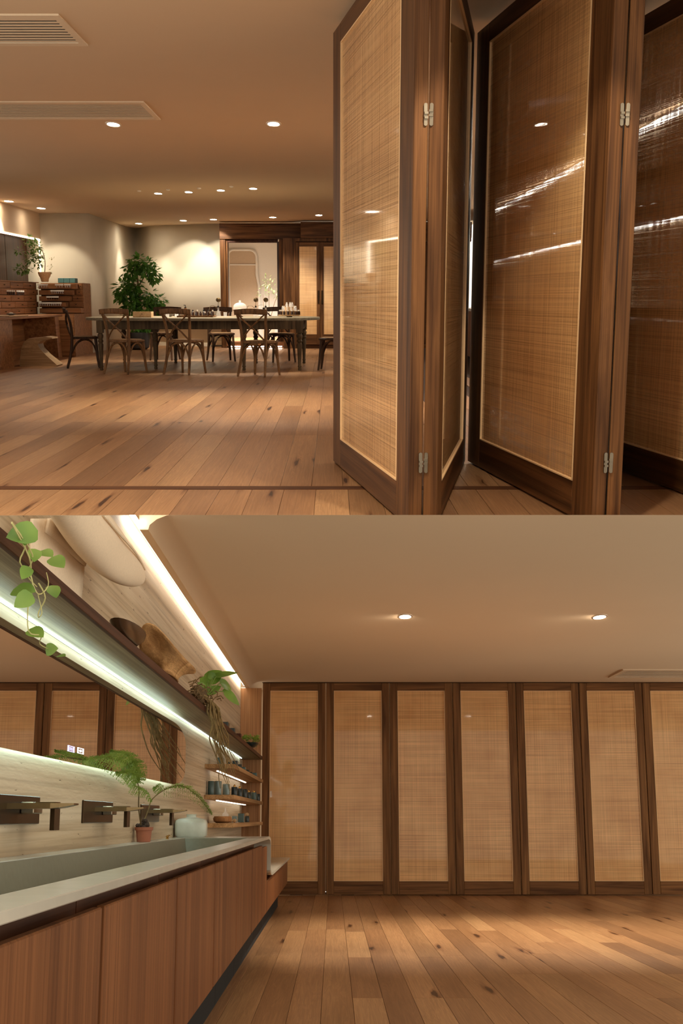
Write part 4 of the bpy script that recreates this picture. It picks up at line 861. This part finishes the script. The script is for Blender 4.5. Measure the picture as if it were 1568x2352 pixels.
B().tube(loc3([(-.955, 6.25, .79), (-.93, 6.26, .86), (-.91, 6.26, .917), (-.835, 6.26, .97), (-.759, 6.26, .981), (-.68, 6.26, .927), (-.613, 6.26, .846)]), [0.0035, 0.0015], 5, 4).build('stem', plain('fern_stem', (110, 92, 52)), t)
frond(loc3([(-.86, 6.26, .965), (-.80, 6.26, .985), (-.74, 6.26, .975), (-.68, 6.26, .927), (-.61, 6.26, .843)]), (0.25, 0.3, 0.6), 26, 0.06, 5, -0.35).build('frond', M_fern, t, kind='stuff')
frond(loc3([(-.86, 6.26, .965), (-.89, 6.3, .99), (-.92, 6.35, .975)]), (0.3, 0.3, 0.4), 12, 0.045, 6, -0.1).build('frond', M_fern, t, kind='stuff')

# ---- plant with hanging roots on the long shelf
t = thing('rooted_plant', 'glossy leaved plant with long roots hanging off the shelf', 'plant', (-.80, 7.3, 1.489))
rnd = random.Random(11); b = B()
for k in range(90):
    a = rnd.uniform(0, 6.28); q = Vector((rnd.gauss(0, .028), rnd.gauss(0, .22), max(.012, rnd.gauss(.05, .03)))); e = q + Vector((rnd.uniform(-.03, .05), rnd.uniform(-.1, .2), rnd.uniform(-.04, .03))); e.z = max(e.z, .006); e.z = max(e.z, .006)
    b.tube([q, (q + e) / 2 + Vector((.008, 0, .012)), e], 0.0035, 4)
b.build('root_ball', plain('root_fibre', (120, 98, 64), 0.95, var=0.35, scale=60), t, kind='stuff')
B().sphere((0, 0, .055), .055, 12, 8, .75, 5.0, .95).build('moss_core', plain('brown_moss', (96, 78, 48), 0.95, var=0.4, scale=70), t, smooth=True)
M_root = plain('pale_root', (134, 116, 74), 0.9, var=0.3, scale=20)
for k in range(20):
    x = 0.036 + 0.02 * rnd.random(); y = 0.0 + k * 0.036; ln = rnd.uniform(.22, .46) if k not in (6, 9) else 0.5
    pts_ = [(x - .04, y - .2, .05), (x + .005, y, .03)]
    yy = y; zz = 0.03
    for s in range(6):
        zz -= ln / 6; yy += rnd.uniform(.0, .26) * (1.0 + .3 * s); pts_.append((x + rnd.uniform(-.008, .012), yy, zz))
    B().tube(pts_, [0.008, 0.005, 0.002], 5, 3).build('root', M_root, t)
M_mon = leafmat('glossy_leaf', (72, 118, 40), (138, 178, 76), 0.3)
def leaf(b_, base, tip, width, up, cup=0.15, heart=True, n=8):
    A = Vector(base); d = Vector(tip) - A; L_ = d.length; d.normalize(); s = d.cross(Vector(up)).normalized(); u = s.cross(d)
    def f(i, j):
        x = i; wv = width * (math.sin(math.pi * (x ** (0.62 if heart else 0.9))) ** 0.8); y = (j - .5) * wv
        return A + d * (L_ * (x - (0.12 * abs(j - .5) * 2 if heart and x < .3 else 0))) + s * y + u * (-cup * L_ * (x - .3) ** 2 + cup * 0.8 * abs(j - .5) * wv)
    return b_.grid(f, n, 4)
for base, tip, wd, up in [((.02, .3, .17), (.10, .35, .245), .10, (0.2, -1, .5)), ((.07, .3, .20), (.20, .4, .245), .07, (0, -.8, 1)), ((.10, .3, .16), (.165, .45, .135), .07, (.3, -1, .3)), ((.02, .3, .14), (-.03, .3, .20), .07, (.2, -1, .3)), ((.03, .3, .10), (.10, .3, .14), .06, (.2, -1, .4)), ((.12, .35, .11), (.215, .45, .035), .075, (.4, -.9, .5)), ((.02, .2, .10), (-.02, .1, .14), .06, (.4, -1, .4)), ((.05, .3, .19), (.02, .3, .23), .05, (0, -1, .2))]:
    leaf(B(), base, tip, wd, up).build('leaf', M_mon, t, smooth=True); 
    B().tube([(0.03, .15, .06), ((base[0] + .03) / 2, .22, (base[2] + .06) / 2 + .01), base], 0.003, 5, 3).build('leaf_stalk', plain('green_stalk', (110, 140, 60), 0.6), t)

# ---- trailing vine near the top corner
t = thing('trailing_vine', 'trailing ivy hanging over the long shelf edge', 'plant', (-.73, 2.9, 1.484))
o4 = Vector((-.75, 2.9, 1.484))
def loc4(lst): return [tuple(Vector((-.752 + .012 * math.sin(i * 2.1), a, c)) - o4) for i, (a, c) in enumerate(lst)]
M_stem = plain('vine_stem', (196, 190, 130), 0.6, var=0.1)
for pts_ in ([(2.70, 1.478), (2.787, 1.449), (2.827, 1.415), (2.889, 1.396), (2.879, 1.362), (2.928, 1.334), (2.901, 1.26), (2.986, 1.262), (3.066, 1.252), (3.162, 1.248)], [(2.70, 1.478), (2.832, 1.427), (2.945, 1.396), (2.982, 1.365), (3.035, 1.397), (3.096, 1.443)], [(2.977, 1.392), (3.01, 1.362), (3.035, 1.33), (2.994, 1.309), (2.983, 1.321), (3.017, 1.372)], [(2.7, 1.48), (2.86, 1.44), (2.90, 1.40), (2.96, 1.38)]):
    B().tube(loc4(pts_), [0.0022, 0.0012], 5, 4).build('stem', M_stem, t)
M_ivy = leafmat('ivy_leaf', (92, 132, 56), (150, 182, 86), 0.4)
for i, ((a, c), sz, ang) in enumerate([((2.77, 1.468), .056, 200), ((2.79, 1.462), .036, 290), ((2.879, 1.440), .032, 280), ((3.04, 1.480), .036, 330), ((3.15, 1.480), .044, 320), ((2.80, 1.381), .030, 260), ((2.84, 1.348), .050, 350), ((2.805, 1.316), .040, 230), ((3.10, 1.392), .036, 300), ((2.975, 1.266), .040, 330), ((3.125, 1.247), .032, 0), ((3.225, 1.243), .022, 350)]):
    dx, dz_ = math.cos(R(ang)) * sz * .55, math.sin(R(ang)) * sz * .55
    cx = -.748 + .004 * (i % 3)
    bs = Vector((cx - dx, a + .01, c - dz_)) - o4; tp = Vector((cx + dx, a - .02, c + dz_)) - o4
    leaf(B(), tuple(bs), tuple(tp), sz * 1.05, (.35, -1, .25 + .3 * math.sin(i * 2.4)), 0.10).build('leaf', M_ivy, t, smooth=True)

# ---- felt, bowls
M_felt = plain('cream_felt', (234, 214, 186), 0.95, var=0.05, scale=120)
t = thing('felt_sheet', 'cream felt sheet with ragged edge standing on the long shelf', 'textile', (-.93, 3.66, 1.486))
b = B(); rnd = random.Random(4)
def sheet(u, v):
    y = 0.76 * u; z = 0.30 * v + 0.0; return (0.012 * math.sin(u * 5) + 0.02 * v * u, y + (rnd.uniform(-.006, .012) if u > .99 else 0), z)
cut(b.grid(sheet, 12, 14).build('sheet', M_felt, t, smooth=True, solid=0.012), (0, 3.66, 1.496))
fo = B().grid(lambda u, v: (0.018 + 0.012 * math.sin(math.pi * v), 0.10 + 0.62 * u, 0.22 + 0.16 * v + 0.02 * u), 8, 8)
fo = cut(fo.build('fold', M_felt, t, smooth=True, solid=0.01), (0, 3.66, 1.496))
t = thing('felt_pod', 'large dented cream felt pod leaning above the shelf', 'textile', (-.825, 4.1, 1.80))
def pod(u, v):
    a = 2 * math.pi * u; s = v; y = -0.9 + 2.0 * s; w_ = (math.sin(math.pi * min(1, max(0, s)) ** 0.9)) ** 0.55 if 0 < s < 1 else 0.0
    dent = 1 - 0.30 * math.exp(-((s - .62) / .16) ** 2) * max(0, math.cos(a + 0.4)) - 0.2 * math.exp(-((s - .35) / .12) ** 2) * max(0, math.cos(a - 0.4))
    return (0.070 * w_ * math.cos(a) * dent, y, 0.098 * w_ * math.sin(a) * (1 if math.sin(a) > 0 else 1.15) + 0.035 * s - 0.03 * math.sin(math.pi * s))
cut(B().grid(pod, 28, 26).build('body', M_felt, t, smooth=True), (0, 4.1, 1.80))
sm_ = B().tube([(0.052, -0.6, 0.02), (0.062, 0.0, 0.01), (0.058, 0.5, 0.03), (0.03, 0.95, 0.05)], 0.005, 6, 6)
sm_ = cut(sm_.build('rolled_seam', M_felt, t, smooth=True), (0, 4.1, 1.80))
t = thing('dark_bowl', 'dark glazed bowl tipped on the long shelf', 'bowl', (-.80, 4.72, 1.489))
B().lathe([(0.012, 0), (0.030, 0.006), (0.05, 0.035), (0.056, 0.056), (0.053, 0.056), (0.045, 0.034), (0.02, 0.012)], 22, sy=5.0).build('bowl', plain('brown_glaze', (70, 50, 34), 0.25), t, smooth=True)
t = thing('wavy_bowl', 'carved wooden bowl with wavy rim on the long shelf', 'bowl', (-.80, 5.95, 1.492))
def wavy(u, v):
    a = 2 * math.pi * u; r = 0.026 + 0.066 * v ** 1.5; z = (0.105 + 0.030 * math.cos(a * 2 + 2.6) + 0.014 * math.sin(3 * a)) * v ** 0.8
    return (r * math.cos(a), r * 8.5 * math.sin(a), z)
B().grid(wavy, 40, 10).build('bowl', wood('wavy_bowl_wood', (176, 132, 84), (222, 178, 124), 'y', fine=3), t, smooth=True, solid=0.006)
B().lathe([(0.028, 0.0), (0.03, 0.004)], 16, sy=9).build('foot', W_shelf, t)
t = thing('dried_flower', 'small dried flower head sticking up from the wavy bowl', 'flower', (-.83, 5.75, 1.60))
leaf_cloud([(0, 0, .02, .016)], 0.022, 8000, 3, 0, .5).build('petals', plain('dried_petal', (176, 130, 96), 0.9, var=0.2), t, kind='stuff'); B().tube([(-.0, -.05, .05), (0, 0, 0.02), (0, 0.05, -.03)], 0.0015, 5).build('stalk', plain('dried_petal', (176, 130, 96)), t)
